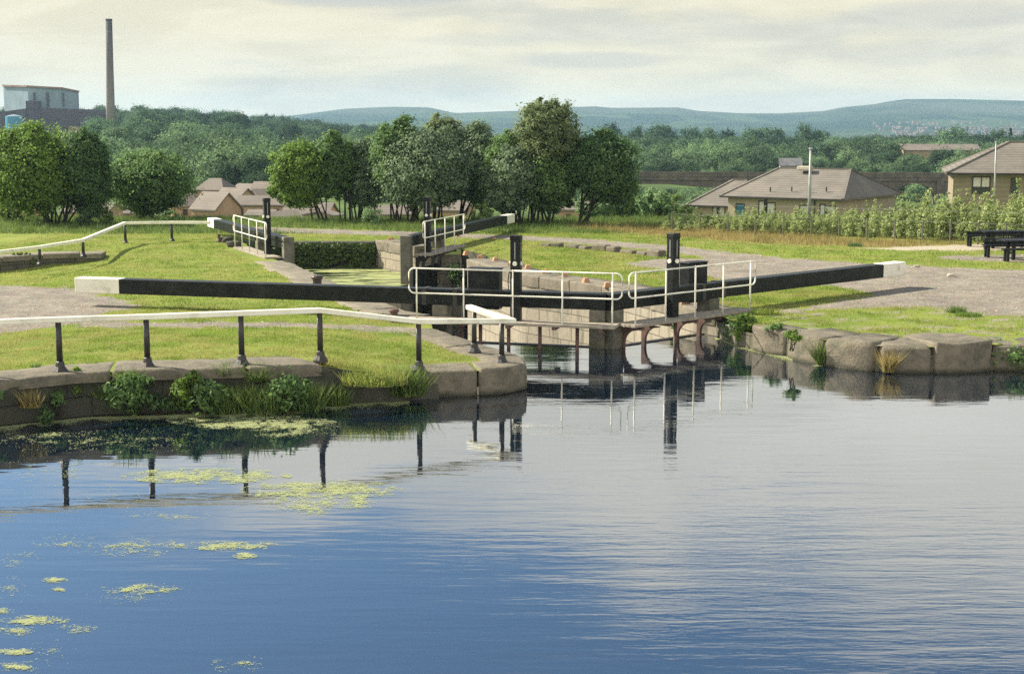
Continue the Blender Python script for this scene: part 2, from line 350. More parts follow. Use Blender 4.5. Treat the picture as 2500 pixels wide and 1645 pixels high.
def pip(poly, X, Y):
    inside = np.zeros(X.shape, bool); n = len(poly); j = n - 1
    for i in range(n):
        xi, yi = poly[i][0], poly[i][1]; xj, yj = poly[j][0], poly[j][1]
        if yi != yj:
            inside ^= ((yi > Y) != (yj > Y)) & (X < (xj - xi) * (Y - yi) / (yj - yi) + xi)
        j = i
    return inside
def pxpoly(pts, z=0.5): return [gp(a, b, z) for a, b in pts]
P_gravel = [pxpoly(q) for q in (
    [(-400, 702), (0, 697), (190, 706), (265, 725), (335, 742), (330, 756), (245, 766), (190, 792), (90, 806), (0, 826), (-400, 858)],
    [(190, 785), (600, 786), (800, 789), (985, 798), (1030, 808), (985, 813), (700, 801), (190, 799)],
    [(560, 553), (660, 555), (967, 565), (1264, 576), (1440, 584), (1628, 598), (1800, 617), (2008, 637), (2250, 650), (2500, 660), (2900, 674), (2950, 800), (2500, 772), (2370, 767), (2290, 750), (2150, 751), (2008, 758), (1865, 769),
     (1850, 762), (2010, 742), (2135, 719), (2030, 699), (1880, 694), (1780, 690), (1700, 668), (1500, 645), (1600, 632), (1743, 631), (1615, 613), (1391, 594), (1200, 583), (660, 568), (560, 563)],
    [(2290, 625), (2420, 622), (2750, 622), (2750, 646), (2430, 640), (2300, 632)])]
P_pale = [pxpoly([(2100, 606), (2250, 601), (2410, 596), (2750, 596), (2750, 613), (2410, 612), (2200, 612)])]
P_rust = [pxpoly([(1380, 552), (1560, 554), (1800, 562), (2100, 588), (2420, 596), (2400, 602), (2150, 604), (1900, 598), (1700, 583), (1560, 572), (1400, 560)])]
P_bare = [pxpoly([(1860, 770), (2290, 752), (2500, 775), (2800, 790), (2800, 850), (2400, 850), (2170, 850), (2000, 840), (1900, 815)])]
def masks(X, Y):
    rs = np.random.default_rng(3)
    jx = X + rs.normal(0, 0.07, X.shape); jy = Y + rs.normal(0, 0.16, Y.shape)
    g = np.zeros(X.shape); 
    for q in P_gravel: g[pip(q, jx, jy)] = 1
    pale = np.zeros(X.shape); ru = np.zeros(X.shape)
    for q in P_pale: pale[pip(q, jx, jy)] = 1
    for q in P_rust: ru[pip(q, jx, jy)] = 1
    for q in P_bare: b = pip(q, jx, jy); g[b] = np.maximum(g[b], 0.46)
    return g, pale, ru

# ------------------------------------------------------------------ ground
pts = []
rs = np.random.default_rng(5)
def grid(x0, x1, y0, y1, s):
    gx, gy = np.meshgrid(np.arange(x0, x1, s), np.arange(y0, y1, s)); gx = gx + rs.uniform(-.2, .2, gx.shape) * s; gy = gy + rs.uniform(-.2, .2, gx.shape) * s
    return np.stack([gx.ravel(), gy.ravel()], 1)
near = np.concatenate([grid(-17, 21, 21, 40, 0.30), grid(-24, 26, 40, 66, 0.42)])
mid = grid(-60, 60, 66, 110, 2.0); mid2 = grid(-45, 60, 18, 66, 3.0); mid2 = mid2[(mid2[:, 0] < -24) | (mid2[:, 0] > 26)]
far1 = grid(-180, 180, 110, 300, 7.0); far2 = grid(-700, 700, 300, 1480, 40.0); far3 = grid(-800, 800, 66, 300, 30.0); far3 = far3[(np.abs(far3[:, 0]) > 180) | ((far3[:, 1] < 110) & (np.abs(far3[:, 0]) > 60))]
allp = np.concatenate([near, mid, mid2, far1, far2, far3])
ins = pip(poly, allp[:, 0], allp[:, 1])
pa = np.array([p[:2] for p in poly])
for i in range(len(pa)):                                     # keep clear of the edge itself
    a, b = pa[i], pa[(i + 1) % len(pa)]
    d = b - a; L2 = max((d * d).sum(), 1e-9); t = np.clip(((allp - a) @ d) / L2, 0, 1); q = a + t[:, None] * d
    ins &= ((allp - q) ** 2).sum(1) > 0.02 ** 2
allp = allp[ins]
vin = [Vector(p) for p in pa] + [Vector(p) for p in allp]
nb = len(pa)
res = geometry.delaunay_2d_cdt(vin, [], [list(range(nb))], 1, 1e-5)
gv = np.array([[v.x, v.y] for v in res[0]])
gz = zg(gv[:, 0], gv[:, 1])
me = bpy.data.meshes.new('ground'); me.from_pydata([(x, y, z) for (x, y), z in zip(gv, gz)], [], [tuple(f) for f in res[2]])
mg, mp, mr = masks(gv[:, 0], gv[:, 1])
for nm, arr in (('gravel', mg), ('pale', mp), ('rust', mr)):
    at = me.attributes.new(nm, 'FLOAT', 'POINT'); at.data.foreach_set('value', arr.astype(np.float32))
bmx = bmesh.new(); bmx.from_mesh(me); bmesh.ops.recalc_face_normals(bmx, faces=bmx.faces)
if sum(f.normal.z for f in bmx.faces) < 0: bmesh.ops.reverse_faces(bmx, faces=bmx.faces)
bmx.to_mesh(me); bmx.free(); me.polygons.foreach_set('use_smooth', [True] * len(me.polygons))
m, t, b, out = new_mat('ground')
gpn = t.node('ShaderNodeNewGeometry'); pos = gpn.outputs['Position']
A = lambda n: t.node('ShaderNodeAttribute', attribute_name=n).outputs['Fac']
nz = t.noise(pos, 5.0, 8, 0.7); nl = t.noise(pos, 0.55, 6, 0.65); nf = t.noise(pos, 38, 4, 0.7); nm_ = t.noise(pos, 1.7, 6, 0.7)
grass = t.mix(t.ramp(nl, 0.34, 0.66), (0.140, 0.200, 0.030), (0.235, 0.285, 0.052))
grass = t.mix(t.ramp(nm_, 0.46, 0.68, 0, 0.85), grass, (0.31, 0.295, 0.10))
grass = t.mix(t.ramp(nf, 0.35, 0.65, 0.0, 0.55), grass, (0.075, 0.098, 0.022))
grass = t.mix(t.math('MULTIPLY', A('rust'), t.ramp(nz, 0.3, 0.6)), grass, (0.27, 0.205, 0.085))
vo = t.node('ShaderNodeTexVoronoi'); vo.inputs['Scale'].default_value = 26; t.link(pos, vo.inputs['Vector'])
grav = t.mix(t.ramp(nm_, 0.35, 0.65), (0.175, 0.138, 0.092), (0.250, 0.202, 0.138))
grav = t.mix(t.ramp(nl, 0.5, 0.7, 0, 0.5), grav, (0.125, 0.108, 0.085))
grav = t.mix(0.45, grav, vo.outputs['Color'], 'SOFT_LIGHT')
hs = t.node('ShaderNodeHueSaturation'); hs.inputs['Saturation'].default_value = 0.55; t.link(grav, hs.inputs['Color']); grav = hs.outputs[0]
gm = t.ramp(t.math('ADD', A('gravel'), t.math('MULTIPLY', t.math('SUBTRACT', t.math('ADD', t.math('MULTIPLY', nm_, 0.6), t.math('MULTIPLY', nz, 0.4)), 0.5), 1.5)), 0.44, 0.60)
c = t.mix(gm, grass, grav)
pale = t.ramp(t.math('ADD', A('pale'), t.math('MULTIPLY', t.math('SUBTRACT', nz, 0.5), 0.8)), 0.45, 0.6)
c = t.mix(pale, c, (0.37, 0.325, 0.25))
sy = t.node('ShaderNodeSeparateXYZ'); t.link(pos, sy.inputs[0])
farm = t.ramp(sy.outputs[1], 72, 100)
c = t.mix(farm, c, t.mix(t.ramp(t.noise(pos, 0.03, 4), 0.4, 0.6), (0.05, 0.085, 0.028), (0.12, 0.17, 0.05)))
t.link(c, b.inputs['Base Color']); b.inputs['Roughness'].default_value = 0.95; b.inputs['Specular IOR Level'].default_value = 0.1
bn = t.node('ShaderNodeBump'); bn.inputs['Strength'].default_value = 0.8; bn.inputs['Distance'].default_value = 0.06
t.link(t.math('ADD', t.math('MULTIPLY', nf, 0.4), t.math('MULTIPLY', nz, 0.8)), bn.inputs['Height']); t.link(bn.outputs[0], b.inputs['Normal'])
me.materials.append(m)
ground = bpy.data.objects.new('ground', me); COL.objects.link(ground); tag(ground, kind='structure')

# ------------------------------------------------------------------ water
def flat(name, poly, z, mat):
    me = bpy.data.meshes.new(name); me.from_pydata([(p[0], p[1], z) for p in poly], [], [tuple(range(len(poly)))])
    bm = bmesh.new(); bm.from_mesh(me); bmesh.ops.recalc_face_normals(bm, faces=bm.faces)
    if sum(f.normal.z for f in bm.faces) < 0: bmesh.ops.reverse_faces(bm, faces=bm.faces)
    bmesh.ops.triangulate(bm, faces=bm.faces); bm.to_mesh(me); bm.free()
    me.materials.append(mat); o = bpy.data.objects.new(name, me); COL.objects.link(o); return tag(o, kind='structure')
m_water, t, b, out = new_mat('canal_water')
gpn = t.node('ShaderNodeNewGeometry'); pos = gpn.outputs['Position']
b.inputs['Base Color'].default_value = (0.003, 0.009, 0.018, 1); b.inputs['Roughness'].default_value = 0.3; b.inputs['Specular IOR Level'].default_value = 0.0
sx = t.node('ShaderNodeSeparateXYZ'); t.link(pos, sx.inputs[0])
big = t.noise(t.mapping(pos, scale=(0.35, 1.5, 1), rot=(0, 0, R(-6))), 1.0, 3, 0.5)
med = t.noise(t.mapping(pos, scale=(0.9, 5.2, 1), rot=(0, 0, R(7))), 1.0, 3, 0.5, 0.3)
fin = t.noise(t.mapping(pos, scale=(5.5, 17.0, 1), rot=(0, 0, R(12))), 1.0, 2, 0.5, 0.2)
ruff = t.math('MULTIPLY', t.ramp(sx.outputs[0], -2.5, 4.0, 0.16, 1.0), t.ramp(sx.outputs[1], 23, 15, 0.25, 1.0))
ruff = t.math('MULTIPLY', ruff, t.ramp(t.noise(t.mapping(pos, scale=(0.12, 0.5, 1)), 1.0, 3), 0.35, 0.62, 0.35, 1.0))
h = t.math('MULTIPLY', big, 0.0045)
h = t.math('ADD', h, t.math('MULTIPLY', med, t.math('MULTIPLY_ADD', ruff, 0.0062, 0.0010)))
h = t.math('ADD', h, t.math('MULTIPLY', fin, t.math('MULTIPLY', ruff, 0.0020)))
bn = t.node('ShaderNodeBump'); bn.inputs['Strength'].default_value = 1.0; bn.inputs['Distance'].default_value = 1.0
t.link(h, bn.inputs['Height']); t.link(bn.outputs[0], b.inputs['Normal'])
gl = t.node('ShaderNodeBsdfGlossy'); gl.inputs['Color'].default_value = (0.97, 0.98, 1, 1); gl.inputs['Roughness'].default_value = 0.02; t.link(bn.outputs[0], gl.inputs['Normal'])
fr_ = t.node('ShaderNodeFresnel'); fr_.inputs['IOR'].default_value = 1.33; t.link(bn.outputs[0], fr_.inputs['Normal'])
mx = t.node('ShaderNodeMixShader'); t.link(t.math('MULTIPLY_ADD', fr_.outputs[0], 1.0, 0.22, clamp=True), mx.inputs[0]); t.link(b.outputs[0], mx.inputs[1]); t.link(gl.outputs[0], mx.inputs[2]); t.link(mx.outputs[0], out.inputs[0])
uL = (T_nl - M_nl).normalized(); uR = (T_nr - M_nr).normalized()
flat('water', [(-40, 1.5), (60, 1.5), (60, 33), (heel_r.x + 1, heel_r.y), (heel_r.x, heel_r.y - 0.1), (M_nl.x, M_nl.y - 0.12), (heel_l.x, heel_l.y - 0.12), (heel_l.x - 1, heel_l.y), (-40, 30.4)], 0.0, m_water)
flat('water', [(heel_l.x - 1, heel_l.y + .05), (M_nl.x, M_nl.y + 0.05), (heel_r.x + 1, heel_r.y + 0.05), (3, 38), (0, 44), (-0.4, 49), (-2.5, 48.9), (-3.3, 45.4), (-7.6, 44.4), (-6, 36)], -2.0, m_water)
m_scum, t, b, out = new_mat('duckweed_covered_water')
gpn = t.node('ShaderNodeNewGeometry'); pos = gpn.outputs['Position']
gaps = t.ramp(t.noise(t.mapping(pos, scale=(0.35, 1.4, 1), loc=(2, 4, 0)), 1.2, 5, 0.65), 0.50, 0.58)
spk = t.noise(pos, 30, 4, 0.7)
t.link(t.mix(gaps, t.mix(t.ramp(spk, .3, .7), (0.20, 0.23, 0.07), (0.28, 0.30, 0.11)), (0.012, 0.02, 0.012)), b.inputs['Base Color'])
t.link(t.math('SUBTRACT', 0.9, t.math('MULTIPLY', gaps, 0.85)), b.inputs['Roughness'])
pond = flat('pond_water', [(-10.2, 52), (-4.5, 52), (-2.6, 48.9), (-3.35, 45.6), (-3.6, 45.2), (-7.9, 44.2), (-9.5, 47.5)], -0.4, m_scum)

# ------------------------------------------------------------------ masonry along the water
def arclen(pts):
    s = [0.0]
    for a, b in zip(pts, pts[1:]): s.append(s[-1] + math.hypot(b[0] - a[0], b[1] - a[1]))
    return s
def at_len(pts, s, q):
    q = min(max(q, 0), s[-1])
    for i in range(len(pts) - 1):
        if q <= s[i + 1] + 1e-9:
            k = (q - s[i]) / max(s[i + 1] - s[i], 1e-9); return (pts[i][0] + (pts[i + 1][0] - pts[i][0]) * k, pts[i][1] + (pts[i + 1][1] - pts[i][1]) * k)
    return pts[-1]
def nrm(pts, s, q, side):
    a, b = at_len(pts, s, q - 0.25), at_len(pts, s, q + 0.25); dx, dy = b[0] - a[0], b[1] - a[1]; L = math.hypot(dx, dy) or 1
    return (-dy / L * side, dx / L * side)
def resample(pts, n):
    s = arclen(pts); return [at_len(pts, s, s[-1] * k / (n - 1)) for k in range(n)]
def stone(parent, oute, inn, z0, zt, r, mat, seed, rough=.012, re_=None):
    """one dressed stone with worn, rounded arrises: outer and inner edge in plan, top height along it"""
    L = arclen(oute)[-1]; re_ = re_ or r; n = max(9, int(L / .09)); zt = zt if hasattr(zt, '__len__') else [zt] * len(oute)
    zs = np.interp(np.linspace(0, 1, n), np.linspace(0, 1, len(zt)), zt)
    us = np.concatenate([[0, .15, .4, .7], np.linspace(re_ / L, 1 - re_ / L, n - 8) * 1.0, [1 - .7, 1 - .4, 1 - .15, 1]])
    us[:4] = np.array([0, .15, .45, .75]) * re_ / L; us[-4:] = 1 - us[:4][::-1]
    s = arclen(oute); so = arclen(inn); prof = []
    V = []; m = 0
    for i, u in enumerate(us):
        d = min(u, 1 - u) * L; ins = re_ - math.sqrt(max(re_ ** 2 - (re_ - d) ** 2, 0)) if d < re_ else 0
        p = Vector(at_len(oute, s, u * s[-1])); q = Vector(at_len(inn, so, u * so[-1])); z = float(np.interp(u, np.linspace(0, 1, len(zt)), zt)); wv_ = (q - p).normalized(); W_ = (q - p).length
        row = [(ins, z0)] + [(ins, z0 + (z - r - z0) * f) for f in (.35, .7, 1.0)] + [(ins + r * (1 - math.cos(R(a))), z - ins * .8 - r * (1 - math.sin(R(a)))) for a in (18, 36, 54, 72, 90)] + [(ins + r + (W_ - r - ins) * f, z - ins * .8) for f in (.3, .65, 1.0)] + [(W_, z0)]
        m = len(row)
        for o_, zz in row:
            c = p + wv_ * o_; nn = noise.noise((c.x * 3 + seed, c.y * 3, zz * 4)) * rough * 1.6 + noise.noise((c.x * 9 + seed, c.y * 9, zz * 9)) * rough * .7
            V.append((c.x - wv_.x * nn, c.y - wv_.y * nn, zz + (nn if zz > z0 + .01 else 0)))
    k = len(us); fs = [(i * m + j, (i + 1) * m + j, (i + 1) * m + j + 1, i * m + j + 1) for i in range(k - 1) for j in range(m - 1)] + [tuple(range(m)), tuple((k - 1) * m + j for j in reversed(range(m)))]
    return MB().add(V, fs).build('coping_stone', mat, parent, smooth=True)
def coping(parent, pts, side, width, thick, length, mat, ztop=None, out=0.03, jit=0.012, bev=0.03, gap=0.02, wj=0.0, rnd=None):
    rnd = rnd or random.Random(3); s = arclen(pts); q = 0.0
    while q < s[-1] - 0.15:
        L = length * rnd.uniform(0.8, 1.25); q2 = min(q + L, s[-1])
        if s[-1] - q2 < 0.3: q2 = s[-1]
        wd = width * rnd.uniform(1 - wj, 1 + wj); n = 5; oute, inn = [], []
        for k in range(n):
            u = q + gap / 2 + (q2 - q - gap) * k / (n - 1); p = at_len(pts, s, u); nn = nrm(pts, s, u, side)
            oute.append((p[0] - nn[0] * out, p[1] - nn[1] * out)); inn.append((p[0] + nn[0] * wd, p[1] + nn[1] * wd))
        j = rnd.uniform(-jit, jit); zz = [(ztop if ztop is not None else zg1(*p) + 0.03) + j for p in oute]
        stone(parent, oute, inn, min(zz) - thick, zz, bev, mat, rnd.uniform(0, 99))
        q = q2
def wall_face(name, parent, pts, z0, z1, mat, rows=1, batter=0.0, rough=0.0, side=1):
    s = arclen(pts); n = max(2, int(s[-1] / 0.25)); vs = []; uv = []
    for r in range(rows + 1):
        for k in range(n + 1):
            u = s[-1] * k / n; p = at_len(pts, s, u); nn = nrm(pts, s, u, side)
            zt = zg1(*p) - (0.1 if z1 is None else 0.005) if z1 in (None, 'g') else z1
            z = z0 + (zt - z0) * r / rows; o = batter * (1 - r / rows)
            if rough: o += rough * noise.noise((u * 1.7, z * 2.6, 3.0)) + rough * 0.6 * noise.noise((u * 4, z * 6, 8.0))
            vs.append((p[0] - nn[0] * o, p[1] - nn[1] * o, z)); uv.append((u, z))
    fs = [(r * (n + 1) + k, r * (n + 1) + k + 1, (r + 1) * (n + 1) + k + 1, (r + 1) * (n + 1) + k) for r in range(rows) for k in range(n)]
    me = bpy.data.meshes.new(name); me.from_pydata(vs, [], fs); ul = me.uv_layers.new(name='UVMap')
    for lp in me.loops: ul.data[lp.index].uv = uv[lp.vertex_index]
    me.materials.append(mat)
    if rough: me.polygons.foreach_set('use_smooth', [True] * len(me.polygons))
    o = bpy.data.objects.new(name, me); COL.objects.link(o); o.parent = parent; return o

t1 = empty('canal_wall', (0, 0, 0), 0, 'dark weedy stone canal wall with worn coping under the long white rail', 'wall')
cl_pts = L_wall
wall_face('wall', t1, cl_pts, -0.6, None, m_rubblew, 8, 0.10, 0.10, 1)
wall_face('earth_slump', t1, [cl_pts[-2], cl_pts[-1]] + L_slump + [pier[0], pier[2]], -0.6, 'g', m_darkstone, 7, 0.25, 0.10, 1)
coping(t1, cl_pts, 1, 0.95, 0.17, 2.4, m_block, None, 0.05, 0.006, 0.07, 0.012, 0.05, random.Random(5))
t2 = empty('lock_pier', (0, 0, 0), 0, 'rounded sandstone pier end of the left lock wall where the rail turns', 'wall')
wall_face('wall', t2, pier, -0.8, 0.15, m_lockwall, 2, 0.0, 0.0, 1)
coping(t2, pier, 1, 0.75, 0.46, 1.25, m_block, None, 0.04, 0.012, 0.07, 0.02, 0.05, random.Random(8))
t3 = empty('lock_wall', (0, 0, 0), 0, 'left lock wall with worn stone coping beyond the black beam', 'wall')
wall_face('wall', t3, lock_left[1:], -2.6, 0.2, m_lockwall, 1, 0, 0, 1)
coping(t3, lock_left[1:6], 1, 0.95, 0.3, 1.4, m_coping, 0.535, 0.02, 0.008, 0.03, 0.015, 0.12, random.Random(9))
t4 = empty('lock_wall', (0, 0, 0), 0, 'sunlit right lock wall of coursed sandstone with orange bricks on its coping', 'wall')
wall_face('wall', t4, lock_right, -2.6, 0.24, m_lockwall, 1, 0, 0, 1)
wall_face('recess_wall', t4, recess + [lock_right[0]], -2.6, 0.48, m_darkstone, 4, 0, 0.02, 1)  # dark stone colour stands in for the shade inside the recess
coping(t4, lock_right, 1, 1.0, 0.3, 1.3, m_coping, 0.54, 0.03, 0.006, 0.03, 0.012, 0.06, random.Random(10))
t5 = empty('lock_pier', (0, 0, 0), 0, 'square pale stone pier beyond the far gate with one orange brick on top', 'wall')
wall_face('wall', t5, lock_right_far + [(-1.75, 48.7)], -2.6, 0.3, m_lockwall, 1, 0, 0, 1)
coping(t5, lock_right_far, 1, 0.9, 0.34, 1.2, m_coping, 0.6, 0.03, 0.004, 0.03, 0.015, 0.03, random.Random(11))
t6 = empty('bank_wall', (0, 0, 0), 0, 'big rounded stone blocks lining the right bank', 'wall')
bank_face = catmull(R_bank[:-1], 3)
wall_face('wall', t6, [lock_right[-1]] + R_bank[:-1], -0.8, 0.34, m_rubble, 3, 0.0, 0.0, 1)
def bank_block(a, b, zt, depth, r, lift=0.0):
    a, b = Vector(a[:2]), Vector(b[:2]); d = (b - a).normalized(); n = Vector((-d.y, d.x)); k = 9
    oute = [tuple(a + (b - a) * (i / (k - 1)) - n * (0.09 * math.sin(math.pi * i / (k - 1)) + 0.06)) for i in range(k)]
    inn = [tuple(a + (b - a) * (i / (k - 1)) + n * depth) for i in range(k)]
    stone(t6, oute, inn, -0.5, zt, r, m_block, a.x * 7, .03, r * 1.1)
bk = R_bank
def lerp2(a, b, k): return (a[0] + (b[0] - a[0]) * k, a[1] + (b[1] - a[1]) * k)
bank_block(lerp2(bk[0], bk[1], 0.55), lerp2(bk[1], bk[2], 0.85), 0.52, 0.6, 0.06)
bank_block(bk[2], lerp2(bk[2], bk[3], 0.96), 0.545, 0.95, 0.09)
bank_block(bk[3], lerp2(bk[3], bk[4], 0.98), 0.545, 1.15, 0.12)
bank_block((bk[4][0] + .05, bk[4][1]), lerp2(bk[4], bk[5], 0.98), 0.53, 0.95, 0.10)
bank_block((bk[5][0] + .03, bk[5][1]), bk[6], 0.575, 1.2, 0.05)
bank_block((bk[6][0] + .05, bk[6][1] + .05), (bk[7][0] + .6, bk[7][1] + .1), 0.50, 1.0, 0.06)
bank_block((bk[7][0] + .7, bk[7][1] + .1), (bk[8][0] - .6, bk[8][1]), 0.50, 1.0, 0.06)

t7 = empty('retaining_wall', (0, 0, 0), 0, 'ivy covered stone wall at the far end of the green pond', 'wall')
pw = [(-9.9, 51.3), (-4.9, 51.3)]
wall_face('wall', t7, pw, -1.0, 0.45, m_darkstone, 5, 0, 0.05, 1)
MB().box(-9.9, -4.95, 51.2, 51.75, 0.40, 0.53).build('coping', m_darkstone, t7, bevel=0.03)

def boulder(name, loc, r, label, mat, cat='stone', group=None, seed=0, flatn=0.6):
    bm = bmesh.new(); bmesh.ops.create_icosphere(bm, subdivisions=4, radius=1)
    for v in bm.verts:
        n = noise.noise(v.co * 1.3 + Vector((seed * 3.1, seed, 0))) * 0.35 + noise.noise(v.co * 4 + Vector((seed, 0, 7))) * 0.09
        v.co *= 1 + n; v.co.x *= r[0]; v.co.y *= r[1]; v.co.z *= r[2]
        if v.co.z > r[2] * flatn: v.co.z = r[2] * flatn + (v.co.z - r[2] * flatn) * 0.25
    me = bpy.data.meshes.new(name); bm.to_mesh(me); bm.free(); me.polygons.foreach_set('use_smooth', [True] * len(me.polygons))
    me.materials.append(mat); o = bpy.data.objects.new(name, me); COL.objects.link(o); o.location = loc; return tag(o, label, cat, group)
boulder('boulder', G(890, 974, 0) + Vector((0, .12, .12)), (.40, .3, .34), 'larger dark boulder at the waterline left of the stone pier', m_darkstone, seed=2)
boulder('boulder', G(958, 972, 0) + Vector((0, .14, .06)), (.26, .24, .26), 'smaller dark boulder at the waterline touching the stone pier', m_darkstone, seed=5)
boulder('rock', G(553, 592, .5) + Vector((0, 0, .06)), (.22, .18, .2), 'dark rock on the grass under the far left gate beam, away from the walkway', m_darkstone, seed=8)
boulder('rock', G(571, 603, .5) + Vector((0, 0, .07)), (.26, .2, .2), 'dark rock beside the end of the far left gate walkway', m_darkstone, seed=9)
boulder('stone', G(2322, 676, .5) + Vector((0, 0, .03)), (.12, .09, .09), 'pale stone lying in the gravel rut right of the beam end', m_conc, seed=12)
boulder('stone', G(2238, 652, .5) + Vector((0, 0, .02)), (.10, .07, .06), 'tiny pale stone at the gravel edge behind the right beam end', m_conc, seed=13)

# low ruined kerb in the grass by the path
kb = empty('stone_kerb', (0, 0, 0), 0, 'low broken row of rough stones sunk in the grass before the gravel path', 'kerb')
kk = MB(); rk = random.Random(4); kpts = [gp(1325, 601, .5), gp(1400, 606, .5), gp(1480, 613, .5), gp(1560, 621, .5), gp(1625, 629, .5)]; ks = arclen(kpts); q = 0
while q < ks[-1] - .3:
    L = rk.uniform(.35, .7); p = at_len(kpts, ks, q + L / 2); a = at_len(kpts, ks, q); e = at_len(kpts, ks, q + L * .94); an = math.atan2(e[1] - a[1], e[0] - a[0])
    bm = MB().box(-L * .47, L * .47, -.17, .17, .45, .5 + rk.uniform(.10, .24), M=Matrix.Translation((p[0], p[1], 0)) @ Matrix.Rotation(an + rk.uniform(-.2, .2), 4, 'Z'))
    bm.build('kerb_stone', m_block, kb, bevel=.05, seg=2); q += L + rk.uniform(0, .25)

# small stone wall in the hollow on the left
t8 = empty('stone_wall', (0, 0, 0), 0, 'small grey stone wall in the hollow behind the far white rail', 'wall')
wpts = [(-19.0, 42.6), gp(-40, 655, .25), gp(110, 640, .30), gp(225, 626, .45), gp(250, 622, .5)]
wall_face('wall', t8, wpts, -0.3, 0.52, m_rubble, 3, 0.02, 0.03, 1)
coping(t8, wpts, 1, 0.8, 0.16, 1.3, m_coping, 0.56, 0.04, 0.01, 0.03, 0.02, 0.05, random.Random(21))

# orange foot bricks
bk_l = ['first orange brick beside the far gate, topmost of the row on the right coping', 'second orange brick on the right coping counting from the far gate', 'third orange brick on the right coping counting from the far gate',
        'fourth orange brick on the right coping, half hidden behind the tall black post', 'fifth orange brick on the right coping, just past the tall black post', 'sixth orange brick on the right coping counting from the far gate',
        'seventh orange brick on the right coping counting from the far gate', 'eighth orange brick on the right coping, next to last before the beam', 'ninth orange brick on the right coping, last before the beam',
        'large orange brick under the right beam next to the grey heel post', 'orange brick alone on top of the square far pier', 'orange brick behind the far right walkway, next to its grey post', 'reddish flat brick under the far right gate beam',
        'pale brick in the grass behind the far right walkway railing', 'pale brick in the grass near the gravel path edge']
bk_p = [(1138, 622, .54), (1173, 630, .54), (1210, 637, .54), (1246, 647, .54), (1289, 656, .54), (1331, 667, .54), (1379, 676, .54), (1430, 689, .54), (1483, 700, .54), (1673, 743, .54), (954, 586, .6), (1029, 605, .5), (1006, 598, .5), (1118, 578, .5), (1207, 585, .5)]
rb = random.Random(2)
for i, (bx, by, z) in enumerate(bk_p):
    v = G(bx, by, z); sc = 1.15 if i == 9 else (0.75 if i > 10 else 1.0); w2, d2, hh = .105 * sc, .08 * sc, .11 * sc * rb.uniform(.9, 1.1)
    mb = MB(); vs = [(-w2, -d2, -.02), (w2, -d2, -.02), (w2, d2, -.02), (-w2, d2, -.02), (-w2 * .55, -d2 * .8, hh), (w2 * .55, -d2 * .8, hh), (w2 * .55, d2 * .8, hh), (-w2 * .55, d2 * .8, hh)]
    mb.add(vs, [(3, 2, 1, 0), (4, 5, 6, 7), (0, 1, 5, 4), (1, 2, 6, 5), (2, 3, 7, 6), (3, 0, 4, 7)])
    o = mb.build('brick', m_brick, bevel=.012); o.location = v; o.rotation_euler = (0, 0, rb.uniform(-.3, .5)); tag(o, bk_l[i], 'brick', 'orange bricks set along the lock coping')

